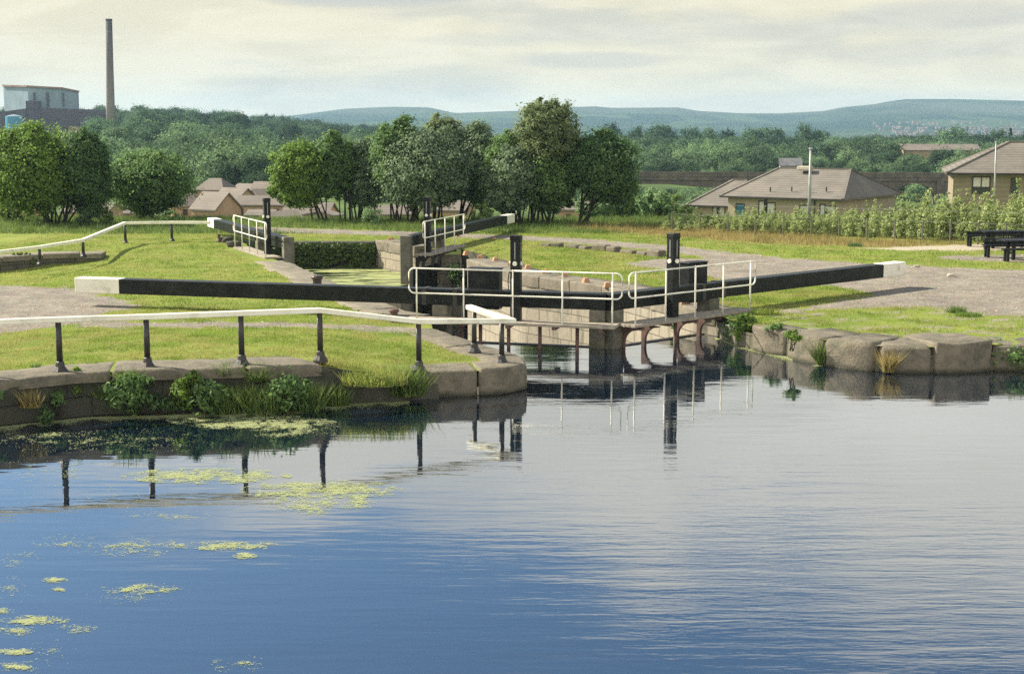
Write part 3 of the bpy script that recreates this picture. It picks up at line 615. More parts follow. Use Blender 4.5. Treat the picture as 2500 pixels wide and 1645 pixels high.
# ------------------------------------------------------------------ lock gates
def gate(label, Mi, T, s, heel, paddle, posts, wx, white=1.17, post_top=0.81, panel=None, brackets=(), rods=(), plank_len=None, planks=True, rail_posts=None, beam_h=0.34, far=False):
    """one leaf: x runs from the mitre to the tail of the beam, y towards the walkway"""
    Mi, T = Vector((Mi.x, Mi.y, 0)), Vector((T.x, T.y, 0)); L = (T - Mi).length; an = math.atan2(T.y - Mi.y, T.x - Mi.x)
    g = empty('lock_gate', Mi, an, label, 'lock gate', 'black and white lock gate leaves')
    zt, zb, hw = 1.15, 1.15 - beam_h, 0.17
    x0 = 0.24 if far else -0.02
    MB().box(x0, L - white, -hw, hw, zb, zt).build('balance_beam', m_beam, g, bevel=.015, seg=2)
    MB().box(L - white, L, -hw - .004, hw + .004, zb - .004, zt + .004).build('beam_end', m_white, g, bevel=.02, seg=2)
    for x in (.16, heel - .08, heel + .08):
        for z in (zb + .09, zt - .09): MB().tube([(x, s * hw, z), (x, s * (hw + .022), z)], .022, 8).build('bolt_head', m_iron, g)
    MB().box(0.0, .30 if far else .33, -.17, .17, -2.4, (1.17 if far else zb)).build('mitre_post', m_oldwood, g, bevel=.02)
    MB().box(heel - .17, heel + .17, -.20, .20, -2.4, zb - .002).build('heel_post', m_oldwood, g, bevel=.02)
    if planks: MB().box(.331, heel - .171, -.06, .10, -2.4, .02).build('gate_planks', m_gatewood, g, bevel=.01)
    # walkway
    wk = MB(); y0, y1 = .22, .78
    for j in range(4): wk.box(wx[0], wx[1], s * (y0 + (y1 - y0) * j / 4 + .004), s * (y0 + (y1 - y0) * (j + 1) / 4 - .004), .50, .56)
    wk.build('walkway', m_plank, g, bevel=.006)
    for k in range(5):
        x = wx[0] + .3 + (wx[1] - wx[0] - .6) * k / 4; MB().box(x - .04, x + .04, *sorted((s * .24, s * .74)), .43, .499).build('walkway_joist', m_iron if far else m_rust, g)  # far joists coloured black to deepen the shade under the far walkways
    # handrail: top and middle rail joined by rounded ends, uprights through both
    yr = s * .745; a, e = posts[0] - .2, posts[-1] + .17; r = .017; zt2, zm = 1.645, 1.12; c = .12; path = []
    def arc(cx, cz, a0, a1): return [(cx + c * math.cos(R(a0 + (a1 - a0) * k / 5)), yr, cz + c * math.sin(R(a0 + (a1 - a0) * k / 5))) for k in range(6)]
    path = [((a + e) / 2, yr, zt2)] + arc(e - c, zt2 - c, 90, 0) + arc(e - c, zm + c, 0, -90) + arc(a + c, zm + c, 270, 180) + arc(a + c, zt2 - c, 180, 90) + [((a + e) / 2, yr, zt2)]
    MB().tube(path, r, 8).build('handrail', m_white, g, smooth=True)
    for x in posts: MB().tube([(x, yr, .5), (x, yr, zt2 + .02)], .017, 8).build('handrail_post', m_white, g, smooth=True)
    # paddle post with slotted faces and white discs
    pp = MB(); w2 = .105; yp = s * .40
    pp.box(paddle - w2, paddle + w2, yp - .10, yp + .10, .561, 2.33)
    pp.box(paddle - w2 - .008, paddle + w2 + .008, yp - .108, yp + .108, 2.26, 2.36)
    po = pp.build('paddle_post', m_black, g, bevel=.012)
    sl = MB(); fy = yp + s * .1035
    sl.box(paddle - .012, paddle + .012, *sorted((fy, fy + s * .004)), 1.86, 2.22); sl.box(*sorted((paddle + w2 + .0, paddle + w2 + .004)), yp - .012, yp + .012, 1.86, 2.22); sl.box(*sorted((paddle - w2 - .004, paddle - w2)), yp - .012, yp + .012, 1.86, 2.22)
    sl.build('slot', m_galv, po)
    for ax, ctr in (('y', (paddle, fy, 1.77)), ('x', (paddle - w2, yp, 1.77)), ('x', (paddle + w2, yp, 1.77))):
        mb = MB(); dv = Vector((0, s, 0)) if ax == 'y' else Vector((1 if ctr[0] > paddle else -1, 0, 0)); cc = Vector(ctr)
        mb.tube([cc - dv * .005, cc + dv * .03], [.052, .045], 14).build('white_disc', m_white, po)
    for x in rods: MB().tube([(x, s * .52, -.9), (x, s * .52, .499)], .04, 8).build('paddle_rod', m_rust, g, smooth=True)
    for x in brackets:
        mb = MB(); pr = [(.12, -.25), (.21, -.25)] + [(.21 + .34 * (1 - math.cos(R(90 * k / 6))), .10 + .30 * math.sin(R(90 * k / 6))) for k in range(7)] + [(.63, .428), (.12, .428)]
        n = len(pr); vs = [(x + dx_, s * yy, zz) for dx_ in (-.035, .035) for yy, zz in pr]
        mb.add(vs, [tuple(range(n)), tuple(range(2 * n - 1, n - 1, -1))] + [(i, (i + 1) % n, n + (i + 1) % n, n + i) for i in range(n)])
        mb.build('bracket', m_iron if far else m_rust, g)  # far brackets coloured black in place of the shade around them
    if panel:
        x, wd, zp = panel
        mb = MB(); mb.box(x - wd / 2, x + wd / 2, *sorted((-s * .18, -s * .48)), .70, zp); mb.box(x - wd / 2 - .02, x + wd / 2 + .02, *sorted((-s * .17, -s * .50)), zp, zp + .03)
        mb.build('gear_box', m_black, g, bevel=.012)
    for x in (heel - .35, heel + .35): MB().box(x - .05, x + .05, -hw - .012, hw + .012, zb - .012, zt + .012).build('iron_strap', m_iron, g)
    return g
g1 = gate('near left gate leaf whose long black beam ends white over the left gravel', M_nl, T_nl, 1, 3.62, 1.85, [-.28, .77, 1.83, 2.9, 3.94], (-.34, 4.25), 1.15, panel=(2.74, .70, 1.56), brackets=(), rods=(.5, 1.3, 1.98, 2.6, 3.0))
g2 = gate('near right gate leaf whose black beam ends white over the right gravel', M_nr, T_nr, -1, 3.24, 1.58, [.05, .98, 1.92, 2.85, 3.79], (.0, 4.0), 1.0, panel=(3.1, .62, 1.58), brackets=(.30, .95, 2.0, 2.75), rods=(1.55,))
M_fl = G(706, 581, 1.15); T_fl = G(517, 531.6, 1.15); M_fr = G(988, 577, 1.15); T_fr = G(1247, 522.5, 1.15)
g3 = gate('far left gate leaf standing open, its beam end near the far white rail', M_fl, T_fl, 1, 3.5, 1.18, [.1, 1.15, 2.2, 3.23, 4.28], (.12, 4.4), 1.1, panel=None, brackets=(.5, 2.0), far=True)
g4 = gate('far right gate leaf half open below the trees, grey post at its tip', M_fr, T_fr, -1, 3.4, 1.1, [-.15, .86, 1.87, 2.88, 3.9], (.31, 4.2), 1.1, brackets=(.7, 1.3, 2.3, 3.0), far=True)
# lifting cable hanging at the near left gear box
cb = MB(); c0 = G(1232, 668, 1.5)
ang = math.atan2(T_nl.y - M_nl.y, T_nl.x - M_nl.x)
cb.tube([(2.22, -.3, 1.55), (2.16, -.3, 1.48), (2.06, -.3, 1.25), (2.02, -.3, 1.1), (2.10, -.3, .98), (2.2, -.3, 1.05), (2.22, -.3, 1.3), (2.20, -.3, 1.5)], .011, 6).build('cable', m_black, g1, smooth=True)

# ------------------------------------------------------------------ white rails on iron posts
def iron_post(parent, base, ztop, r=.05, big=.13, hb=.18):
    p = MB().tube([(base.x, base.y, base.z + hb * .9), (base.x, base.y, ztop)], [r, r * .92], 10).build('post', m_iron, parent, smooth=True)
    MB().tube([(base.x, base.y, base.z - .02), (base.x, base.y, base.z + .03), (base.x, base.y, base.z + hb * .55), (base.x, base.y, base.z + hb), (base.x, base.y, base.z + hb * 1.03)], [big, big * .97, big * .62, big * .5, r], 8).build('post_base', m_iron, p, bevel=.01)
def rail_run(parent, pts, wd=.13, ht=.085):
    mb = MB(); n = len(pts); sec = []
    for i, p in enumerate(pts):
        p = Vector(p); d0 = (Vector(pts[min(i + 1, n - 1)]) - p) if i < n - 1 else (p - Vector(pts[i - 1])); d1 = (p - Vector(pts[i - 1])) if i > 0 else d0
        d = (d0.normalized() + d1.normalized()).normalized(); a = d.cross(Vector((0, 0, 1))).normalized(); k = 1 / max(.5, d.dot(d0.normalized()))
        sec.append([p + a * sx * wd / 2 * k + Vector((0, 0, sz)) for sx, sz in ((-1, -ht), (1, -ht), (1, 0), (-1, 0))])
    vs = [v for q in sec for v in q]; fs = [(0, 1, 2, 3), tuple(4 * (n - 1) + k for k in (3, 2, 1, 0))]
    for i in range(n - 1):
        for k in range(4): fs.append((4 * i + k, 4 * i + (k + 1) % 4, 4 * i + 4 + (k + 1) % 4, 4 * i + 4 + k))
    mb.add(vs, fs); return mb.build('rail', m_rail, parent, bevel=.012, seg=2)
fr = empty('guard_rail', G(147, 911, .69), 0, 'long white timber rail on black iron posts along the near canal edge', 'railing', 'white rails on black iron posts')
fr.location = (0, 0, 0)
pb = [(147.5, 909, .69), (361, 899, .69), (591, 892, .69), (782.6, 882, .69), (1023, 906, .46), (1225, 890, .43), (1158, 861, .46)]
ry = [772.5, 766, 757.5, 750.5, 777.5, 777, 748]
posts = [G(a, b_, z) for a, b_, z in pb]
tops = [D(pb[i][0], ry[i] + 1, posts[i].y).z for i in range(7)]
for p, zt in zip(posts, tops): iron_post(fr, p, zt - .07)
lead = posts[0] + (posts[0] - posts[1]) * 2.2
e1 = D(1249, 777.5, posts[5].y - .02); ret = D(1144, 743.5, posts[6].y + .25)
rail_run(fr, [(lead.x, lead.y, tops[0] - .01)] + [(posts[i].x, posts[i].y, tops[i]) for i in range(5)] + [(e1.x, e1.y, e1.z), (ret.x, ret.y, ret.z)])
ir = posts[0] + (posts[0] - posts[1]) * 1.0; iron_post(fr, Vector((ir.x, ir.y, .69)), tops[0] - .08)

fr2 = empty('guard_rail', (0, 0, 0), 0, 'far white rail on black posts crossing the lawn to the far left beam end', 'railing', 'white rails on black iron posts')
pb2 = [(98, 646, .42), (204, 627, .5), (306.6, 594, .5), (420, 589, .5)]; ry2 = [600, 583, 541.5, 540]
posts2 = [G(*q) for q in pb2]; tops2 = [D(pb2[i][0], ry2[i], posts2[i].y).z for i in range(4)]
for p, zt in zip(posts2, tops2): iron_post(fr2, p, zt - .05, .05, .11, .15)
l2 = D(-60, 618, 41.0); e2 = D(512, 540.5, 51.8)
rail_run(fr2, [tuple(l2)] + [(p.x, p.y, zt) for p, zt in zip(posts2, tops2)] + [tuple(e2)], .14, .10)
bs = empty('beam_rest', G(535, 592, .5), 0, 'rusty iron post under the white end of the far left beam', 'post')
MB().tube([(0, 0, .12), (0, 0, .30)], .055, 8).build('post', m_rust, bs); MB().tube([(0, 0, -.02), (0, 0, .06), (0, 0, .14)], [.13, .12, .06], 8).build('post_base', m_rust, bs)

def bollard(name, loc, h, r, label, mat, cat):
    o = MB().tube([(0, 0, -.05), (0, 0, h * .75), (0, 0, h * .78), (0, 0, h * .95), (0, 0, h)], [r, r * .9, r * 1.25, r * 1.2, r * .8], 12).build(name, mat, smooth=False, bevel=.01); o.location = loc; return tag(o, label, cat)
bollard('mooring_post', G(962, 788, .5), .30, .09, 'short rusty mooring post on the coping behind the white rail', m_rust, 'bollard')
bollard('bollard', G(775, 713, .53), .42, .12, 'black iron bollard peeping over the long black beam', m_iron, 'bollard')

# ------------------------------------------------------------------ picnic tables
def picnic(label, corner, rz, base_h=.66, L=1.9):
    t = empty('picnic_table', corner, rz, label, 'picnic table', 'dark picnic tables on the right')
    tp = MB()
    for j in range(4): tp.box(0, L, .02 + j * .19, .19 + j * .19, base_h - .05, base_h)
    tp.build('table_top', m_black, t, bevel=.008)
    for x in (.35, L - .35):
        for y in (.16, .60): MB().box(x - .05, x + .05, y - .05, y + .05, -.02, base_h - .051).build('leg', m_black, t, bevel=.008)
        MB().box(x - .04, x + .04, .211, .549, .17, .25).build('stretcher', m_black, t); 
    for y0 in (-.52, .98):
        st = MB(); st.box(-.22, L - .1, y0, y0 + .14, .36, .41); st.box(-.22, L - .1, y0 + .15, y0 + .29, .36, .41)
        se = st.build('seat', m_black, t, bevel=.008)
        for x in (-.1, L - .3):
            for y in (y0 + .05, y0 + .24): MB().box(x - .04, x + .04, y - .04, y + .04, -.02, .359).build('seat_leg', m_black, t)
    bk_ = MB(); bk_.box(-.15, L - .1, 1.27, 1.31, .40, .50); bk_.box(-.1, -.02, 1.272, 1.308, .36, .40); bk_.box(L - .3, L - .22, 1.272, 1.308, .36, .40); bk_.build('backrest', m_black, t)
    return t
picnic('dark picnic table standing on the pale concrete slab, farther of the two', G(2404, 608, .5), R(4), .60)
picnic('dark picnic table on the gravel patch, nearer of the two', G(2452, 636, .5), R(4), .62)

# ------------------------------------------------------------------ plants
def leaf_quads(c, n, size, aspect, rng):
    """diamond leaves at c facing n"""
    N = len(c); a = np.cross(n, rng.normal(size=(N, 3))); a /= np.linalg.norm(a, axis=1, keepdims=True) + 1e-9
    b_ = np.cross(n, a); b_ /= np.linalg.norm(b_, axis=1, keepdims=True) + 1e-9
    s = size[:, None]; V = np.stack([c - a * s, c + b_ * s * aspect, c + a * s, c - b_ * s * aspect], 1).reshape(-1, 3)
    return V, np.arange(4 * N).reshape(N, 4)
def crown_pts(rng, lobes, nclump, per, cr=(.16, .28), inner=.45, droop=0.0):
    C, Nn, T, Cl = [], [], [], []
    vol = np.array([l[3] * l[4] * l[5] for l in lobes]); cnt = np.maximum(3, (nclump * vol / vol.sum())).astype(int)
    for (cx, cy, cz, rx, ry, rz), k in zip(lobes, cnt):
        d = rng.normal(size=(k, 3)); d /= np.linalg.norm(d, axis=1, keepdims=True)
        r = rng.uniform(inner ** 2, 1, k) ** .5 * rng.uniform(.86, 1.06, k)
        cc = np.array([cx, cy, cz]) + d * r[:, None] * np.array([rx, ry, rz])
        mean = (rx + ry + rz) / 3; rad = rng.uniform(cr[0], cr[1], k) * mean; ct = rng.uniform(0, 1, k)
        for q in range(k):
            g_ = rng.normal(size=(per, 3)); m_ = g_ / (np.linalg.norm(g_, axis=1, keepdims=True) + 1e-6)
            C.append(cc[q] + g_ * rad[q] * .62 * np.array([1, 1, .8])); nn = m_ * .6 + d[q] * .5 + rng.normal(size=(per, 3)) * .5 + np.array([0, 0, .35])
            Nn.append(nn / np.linalg.norm(nn, axis=1, keepdims=True)); T.append(np.clip(ct[q] * .55 + rng.uniform(0, .5, per), 0, 1))
        Cl.append(cc)
    return np.concatenate(C), np.concatenate(Nn), np.concatenate(T), np.concatenate(Cl)
def crown(name, rng, lobes, nclump, per, leaf, mat, parent, aspect=.55, **kw):
    c, n, t_, cl = crown_pts(rng, lobes, nclump, per, **kw)
    V, Fc = leaf_quads(c, n, leaf * rng.uniform(.7, 1.3, len(c)), aspect, rng)
    return np_mesh(name, V, Fc, mat, np.repeat(t_, 4), parent), cl
def stems(name, rng, n, base_r, r0, targets, parent, mat=None):
    mb = MB(); idx = rng.permutation(len(targets))
    for k in range(n):
        b0 = Vector((rng.normal(0, base_r), rng.normal(0, base_r), -.15)); e = Vector(targets[idx[k % len(idx)]])
        m1 = b0.lerp(e, .35) + Vector((0, 0, .18 * e.z)); m2 = b0.lerp(e, .7) + Vector((rng.normal(0, .1), rng.normal(0, .1), .08 * e.z)); rr = r0 * rng.uniform(.6, 1.2)
        mb.tube([b0, m1, m2, e], [rr * 1.15, rr * .85, rr * .55, rr * .2], 7)
        for j in range(2):
            e2 = Vector(targets[idx[(k * 3 + j + n) % len(idx)]])
            if (e2 - m1).length < 2.2: mb.tube([m1, m1.lerp(e2, .5) + Vector((0, 0, .1)), e2], [rr * .55, rr * .35, rr * .12], 5)
    return mb.build(name, mat or m_bark, parent, smooth=True)
def tree(label, base_px, base_y, x0, x1, ytop, ylow, mat, seed, n_st=5, d=None, leaf=.068, dens=1.0, group='leafy trees behind the lock', cat='tree', lobes_n=3, lean=0.0, depth=.85, r0=.042):
    rng = np.random.default_rng(seed); b0 = G(base_px, base_y, .5)
    if d: b0 = Vector(((D(base_px, base_y, d)).x, d, zg1(D(base_px, base_y, d).x, d)))
    sc = b0.y / F; o = empty('tree', b0, 0, label, cat, group)
    cx = (x0 + x1) / 2; top = D(cx, ytop, b0.y).z - b0.z; low = D(cx, ylow, b0.y).z - b0.z
    xc = D(cx, base_y, b0.y).x - b0.x; rx = (x1 - x0) / 2 * sc; rz = (top - low) / 2; zc = (top + low) / 2
    lobes = [(xc, 0, zc, rx * .92, rx * depth, rz * .90)]
    for k in range(lobes_n):
        a = rng.uniform(0, 6.28); rr = rng.uniform(.35, .55); lobes.append((xc + math.cos(a) * rx * .55, math.sin(a) * rx * .4, zc + rng.uniform(-.45, .4) * rz, rx * rr, rx * rr, rz * rr * .9))
    lobes.append((xc + rng.uniform(-.2, .2) * rx, 0, zc + rz * .55, rx * .45, rx * .45, rz * .42)); lobes.append((xc + rng.uniform(-.3, .3) * rx, 0, zc - rz * .55, rx * .62, rx * .6, rz * .40))
    area = rx * rx * 2 + rx * rz * 2; nc = int(84 * dens * max(area, 1.2) ** .75)
    cr_, cl = crown('crown', rng, lobes, nc, 95, leaf, mat, o, cr=(.10, .26), inner=.2)
    stems('trunk', rng, n_st + 2, .20, r0, cl, o); return o
T = [
 ('yellow green tree leaning at the left end of the tree row', 792, 540, 664, 806, 338, 500, L_yel, 31, 4),
 ('bushy green tree second from the left end of the row', 849, 540, 772, 868, 311, 480, L_grn, 32, 4),
 ('thin greyish tree third from the left end of the row', 880, 538, 835, 955, 325, 505, L_gry, 33, 5),
 ('tall green tree behind the grey ones, left of the row centre', 963, 546, 915, 1035, 272, 480, L_grn, 34, 4),
 ('broad pale grey green tree at the front of the row centre', 1003, 547, 938, 1140, 305, 505, L_gry, 35, 8),
 ('tall pale tree with a spiky top at the row centre', 1057, 540, 1025, 1130, 262, 470, L_olv, 36, 4),
 ('grey green tree right behind the far right railing', 1124, 541, 1108, 1228, 284, 495, L_gry, 37, 4),
 ('green tree behind the white beam end under the tallest crown', 1258, 546, 1172, 1300, 318, 508, L_grn, 38, 5),
 ('tallest olive tree rising above the whole row', 1293, 549, 1266, 1408, 232, 400, L_olv, 39, 3),
 ('low silvery tree in front of the tallest one', 1262, 549, 1184, 1312, 345, 512, L_gry, 40, 5),
 ('dense green tree at the foot of the tallest one, on its right', 1334, 549, 1280, 1400, 335, 515, L_grn, 41, 6),
 ('dark rounded tree at the right end of the tree row', 1419, 549, 1388, 1556, 311, 492, L_drk, 42, 6),
 ('big yellow green tree at the left edge of the picture', 128, 549, -10, 190, 290, 520, L_yel, 43, 8),
 ('dark grey green half of the clump beside the big left tree', 152, 548, 140, 276, 305, 520, L_drk, 44, 4),
 ('round green bush tree standing alone before the village', 352, 532, 264, 470, 364, 512, L_grn, 45, 6)]
for a in T:
    a = list(a); ww = (a[4] - a[3]) * .09; a[3] -= ww; a[4] += ww; a[6] += 12
    tree(a[0], *a[1:8], a[8], n_st=a[9], lobes_n=4 if a[4] - a[3] > 150 else 3)

def shrub_mesh(rng, w2, h, leaf, nc, per, mat, name='foliage', parent=None, low=0.0, **kw):
    return crown(name, rng, [(0, 0, h * .52 + low, w2, w2, h * .5), (0, 0, h * .75 + low, w2 * .6, w2 * .6, h * .27)], nc, per, leaf, mat, parent, **kw)
# bushes along the plateau edge
rng = np.random.default_rng(77)
bush_src = []
for k in range(3):
    o = empty('bush', (0, 0, 0), 0, 'round green bush', 'bush', 'bushes along the edge of the grass plateau')
    _, cl = shrub_mesh(rng, .8, 1.3, .07, 26, 90, [L_grn, L_far2, L_long][k], 'foliage', o); stems('stem', rng, 4, .1, .02, cl, o); bush_src.append(o)
bl = [(1455, 547, 66, 1.0, 'low bush at the foot of the dark tree ending the row'), (1490, 545, 68, 1.1, 'green bush just right of the dark tree ending the row'), (1530, 545, 70, 1.15, 'second green bush right of the row, before the red lorry'), (1568, 546, 68, 1.0, 'third bush right of the row, below the red lorry'),
      (1604, 548, 66, 1.0, 'bush just left of the pale saplings'), (1640, 540, 80, 1.5, 'large bush rising left of the hipped house'), (1600, 520, 85, 1.6, 'large pale bush behind the low ones, left of the hipped house'), (1690, 535, 84, 1.3, 'bush under the low wing of the hipped house'),
      (40, 540, 63, .9, 'bush at the left edge under the big left tree'), (10, 530, 66, 1.0, 'leftmost bush at the picture edge'), (215, 545, 60, .55, 'small bush between the two left trees'), (260, 540, 61, .5, 'tiny bush left of the lone round tree'), (415, 536, 62, .5, 'tiny bush right of the lone round tree'), (905, 545, 60, .6, 'dark bush under the grey tree in the row'), (1180, 546, 60, .6, 'low bush behind the white end of the far right beam')]
for i, (px, py, d, s_, lab) in enumerate(bl):
    v = D(px, py, d); q = bush_src[i % 3]; o = q if i < 3 else copy_tree(q)
    o.location = (v.x, d, zg1(v.x, d) - .1); o.rotation_euler = (0, 0, i * 1.3); o.scale = (s_ * 1.1, s_, s_ * (1.0 + .15 * ((i * 7) % 3))); o['label'] = lab
# pale saplings before the houses
sap_src = []
for k in range(4):
    o = empty('sapling', (0, 0, 0), 0, 'pale green young sapling in the dense plantation before the houses', 'sapling', 'pale saplings planted before the houses')
    lob = [(0, 0, .40, .34, .34, .42), (.06, 0, .9, .30, .30, .42), (-.05, 0, 1.32, .2, .2, .38), (0.03, 0, 1.68, .09, .09, .27)]
    c_, n_, t_, cl = crown_pts(rng, lob, 70, 24, (.2, .5), .2); V, Fc = leaf_quads(c_, n_, .042 * rng.uniform(.7, 1.4, len(c_)), .6, rng)
    np_mesh('foliage', V, Fc, L_sap, np.repeat(t_, 4), o); stems('stem', rng, 5, .12, .014, cl, o); sap_src.append(o)
n = 0
for row in range(5):
    for k in range(36):
        px = 1630 + 1050 * (k + (row % 2) * .5 + random.uniform(-.35, .35)) / 35; fr_ = (px - 1630) / 870
        d = 57.5 - 6.5 * min(fr_, 1.2) + row * .9 + random.uniform(-.35, .35); x = (px - CX) / F * d
        o = sap_src[n] if n < 4 else copy_tree(sap_src[n % 4]); s_ = random.uniform(.85, 1.12) * float(np.interp(px, [1630, 1760, 1850, 2050, 2200, 2450], [.60, .66, .88, .95, 1.3, 1.65])) / 1.85
        o.location = (x, d, zg1(x, d) - .05); o.rotation_euler = (0, 0, random.uniform(0, 6)); o.scale = (max(s_, .62), max(s_, .62), s_ * random.uniform(.72, 1.2)); n += 1
wf = empty('wire_fence', (0, 0, 0), 0, 'thin wire fence with pale wooden posts in front of the saplings', 'fence')
fp = []
for k in range(14):
    px = 1640 + k * 68; d = 56.6 - 6.5 * (px - 1630) / 870 - .5; x = (px - CX) / F * d; fp.append(Vector((x, d, .5)))
    MB().tube([(x, d, .4), (x, d, 1.3)], .03, 6).build('fence_post', m_oldwood, wf)
mb = MB()
for hz in (.8, 1.2): mb.tube([v + Vector((0, 0, hz - .05)) for v in fp], .004, 4)
mb.build('wire', m_galv, wf)
def pole(label, px, ytop, ybase, d, r):
    b0 = D(px[1], ybase, d); tp = D(px[0], ytop, d); z0 = zg1(b0.x, d); o = empty('pole', (b0.x, d, z0), 0, label, 'pole'); hgt = tp.z - z0; lx = tp.x - b0.x
    MB().tube([(0, 0, -.1), (lx * .5, 0, hgt * .5), (lx, 0, hgt)], [r, r * .8, r * .6], 10).build('shaft', m_galv, o, smooth=True)
    MB().tube([(lx, 0, hgt - .02), (lx, 0, hgt + .06)], [r * 1.1, r * .9], 8).build('cap', m_galv, o)
pole('grey metal pole standing in the saplings before the hipped house', (1979.5, 1974), 364, 566, 56.5, .075)
pole('slim grey pole before the wall of the house at the right edge', (2432, 2427), 348, 520, 62, .05)

# weeds on the banks
def blades_mesh(name, base, hgt, wid, rng, mat, tint, lean=.35, parent=None):
    N = len(base); az = rng.uniform(0, 6.283, N); dv = np.stack([np.cos(az), np.sin(az), np.zeros(N)], 1); la = rng.uniform(0, 6.283, N)
    ln = np.stack([np.cos(la), np.sin(la), np.zeros(N)], 1) * (hgt * rng.uniform(0, lean, N) * 2)[:, None]
    V = np.stack([base - dv * wid[:, None], base + dv * wid[:, None], base + ln + np.stack([np.zeros(N), np.zeros(N), hgt], 1)], 1).reshape(-1, 3)
    return np_mesh(name, V, np.arange(3 * N).reshape(N, 3), mat, np.repeat(tint, 3), parent)
def tuft(label, loc, w2, h, n, mat, seed, cat='weed', group=None, name='grass_tuft', lean=.5):
    rng = np.random.default_rng(seed); a = rng.uniform(0, 6.28, n); r = np.sqrt(rng.uniform(0, 1, n)) * w2
    o = blades_mesh(name, np.stack([np.cos(a) * r, np.sin(a) * r * .6, np.full(n, -.02)], 1), h * rng.uniform(.45, 1, n), np.full(n, .008 + h * .008), rng, mat, rng.uniform(0, 1, n), lean); o.location = loc; return tag(o, label, cat, group)
def leafy(label, loc, w2, h, nc, leaf, mat, seed, name='leafy_weed', low=0.0, cat='plant', aspect=.5):
    rng = np.random.default_rng(seed); o = empty(name, loc, 0, label, cat); _, cl = shrub_mesh(rng, w2, h, leaf, nc, 26, mat, 'foliage', o, low, aspect=aspect, cr=(.25, .42)); stems('stem', rng, 4, .05, .010, cl, o, mat=m_bark); return o
def wv(px, py, z=.15, off=.12): v = G(px, py, z); v.y -= off; return v
leafy('yellow green fern hanging over the coping between the first two posts', wv(200, 968, .25, .22), .15, .52, 16, .07, L_yel, 51, 'fern', aspect=.22)
leafy('tall leafy weed growing on the canal wall left of the second post foot', wv(330, 1006, .0, .3), .36, .70, 40, .055, L_grn, 52)
leafy('bright green bushy mint at the waterline right of the second post', wv(458, 1000, .02, .3), .20, .58, 40, .035, L_mint, 53)
leafy('dark weed at the waterline beneath the second post foot', wv(395, 1006, .0, .26), .16, .34, 12, .035, L_drk, 54)
leafy('leafy weed at the extreme left end of the canal wall', wv(4, 1020, .05, .3), .2, .65, 20, .05, L_grn, 55)
tuft('dry straw grass hanging from the wall left of the first post', wv(85, 985, .3, .2), .16, .34, 170, L_rustg, 56)
tuft('tall grass on the wall below the third post foot', wv(560, 1000, .0, .26), .34, .52, 600, L_long, 57)
tuft('tall grass with yellow heads between third and fourth post', wv(650, 998, .0, .26), .42, .58, 800, L_long, 58)
tuft('tall grass under the fourth post foot', wv(740, 992, .0, .26), .36, .54, 600, L_long, 59)
tuft('small grass clump low on the wall right of the fourth post', wv(820, 982, .0, .26), .22, .45, 300, L_long, 60)
tuft('tall grass spilling over the corner beside the stone pier', G(990, 962, .1), .30, .62, 700, L_long, 61)
tuft('grass cascading above the two dark boulders', G(915, 935, .36), .55, .30, 900, L_grass, 62)
tuft('grass tongue hanging over the wall end right of the fourth post', G(832, 915, .42) + Vector((0, .05, 0)), .35, .32, 700, L_grass, 621)
leafy('dark bramble on the wall between second and third post', wv(520, 1003, .0, .26), .34, .55, 34, .045, L_grn, 63)
leafy('bramble behind the tall grass before the fourth post', wv(700, 996, .02, .26), .42, .55, 44, .045, L_grn, 64)
leafy('lush green weed bush at the end of the right walkway', G(1833, 846, .0) + Vector((-.05, .1, 0)), .28, .70, 34, .05, L_mint, 65)
leafy('dark green weed in the shade under the right walkway', G(1800, 838, .0) + Vector((0, .15, 0)), .28, .55, 26, .05, L_drk, 66)
leafy('small bright weed between the first two blocks of the right bank', G(1935, 838, .42), .16, .30, 14, .035, L_mint, 67)
leafy('small weed on the grass edge above the first right block', G(1890, 812, .45), .2, .18, 14, .035, L_grn, 68)
tuft('brown green grass growing in the joint after the second right block', G(2005, 885, .05), .10, .55, 260, L_long, 69)
tuft('dry yellow grass in the joint before the dark right block', G(2168, 906, .05), .10, .50, 220, L_rustg, 70)
leafy('green bush overhanging the water at the right edge', G(2478, 900, .0), .55, .48, 44, .05, L_grn, 71)
leafy('low green bush against the block at the right edge', G(2425, 900, .0), .26, .42, 24, .045, L_long, 72)
tuft('green tussock in the grass right of the beam shadow', G(2335, 763, .5), .22, .20, 350, L_long, 73)
tuft('bigger green tussock at the gravel edge on the right', G(2365, 772, .5), .28, .16, 380, L_mint, 74)
tuft('dark tussock near the far corner of the rust coloured grass', G(2087, 602, .5), .25, .22, 260, L_drk, 75)
tuft('small tussock on the lawn edge beside the first iron post', G(88, 900, .68), .08, .14, 90, L_drk, 76)
tuft('grass clump at the end of the near right walkway planks', G(1868, 768, .5), .30, .20, 380, L_grass, 78)
leafy('weed clump rooted on the gate sill behind the brown brackets', G(1652, 832, .05) + Vector((.15, 1.6, 0)), .12, .30, 12, .03, L_grn, 79)
leafy('green weed growing from the recess beside the far right gate', Vector((-1.9, 48.2, -.7)), .4, .7, 22, .05, L_drk, 80)  # dark leaf colour carries the shade of the recess
wl = ['short dry grass in the coping joint near the left picture edge', 'small fern low on the wall under the first post', 'trailing green weed between the fern and the tall leafy weed', 'grass sprig hanging over the coping left of the second post', 'small yellowish weed right of the second post foot', 'grass sprig on the coping just left of the third post', 'trailing weed below the coping right of the third post', 'dry grass hanging right of the fourth post', 'low green weed at the waterline under the first post', 'little fern at the waterline left of the bright mint']
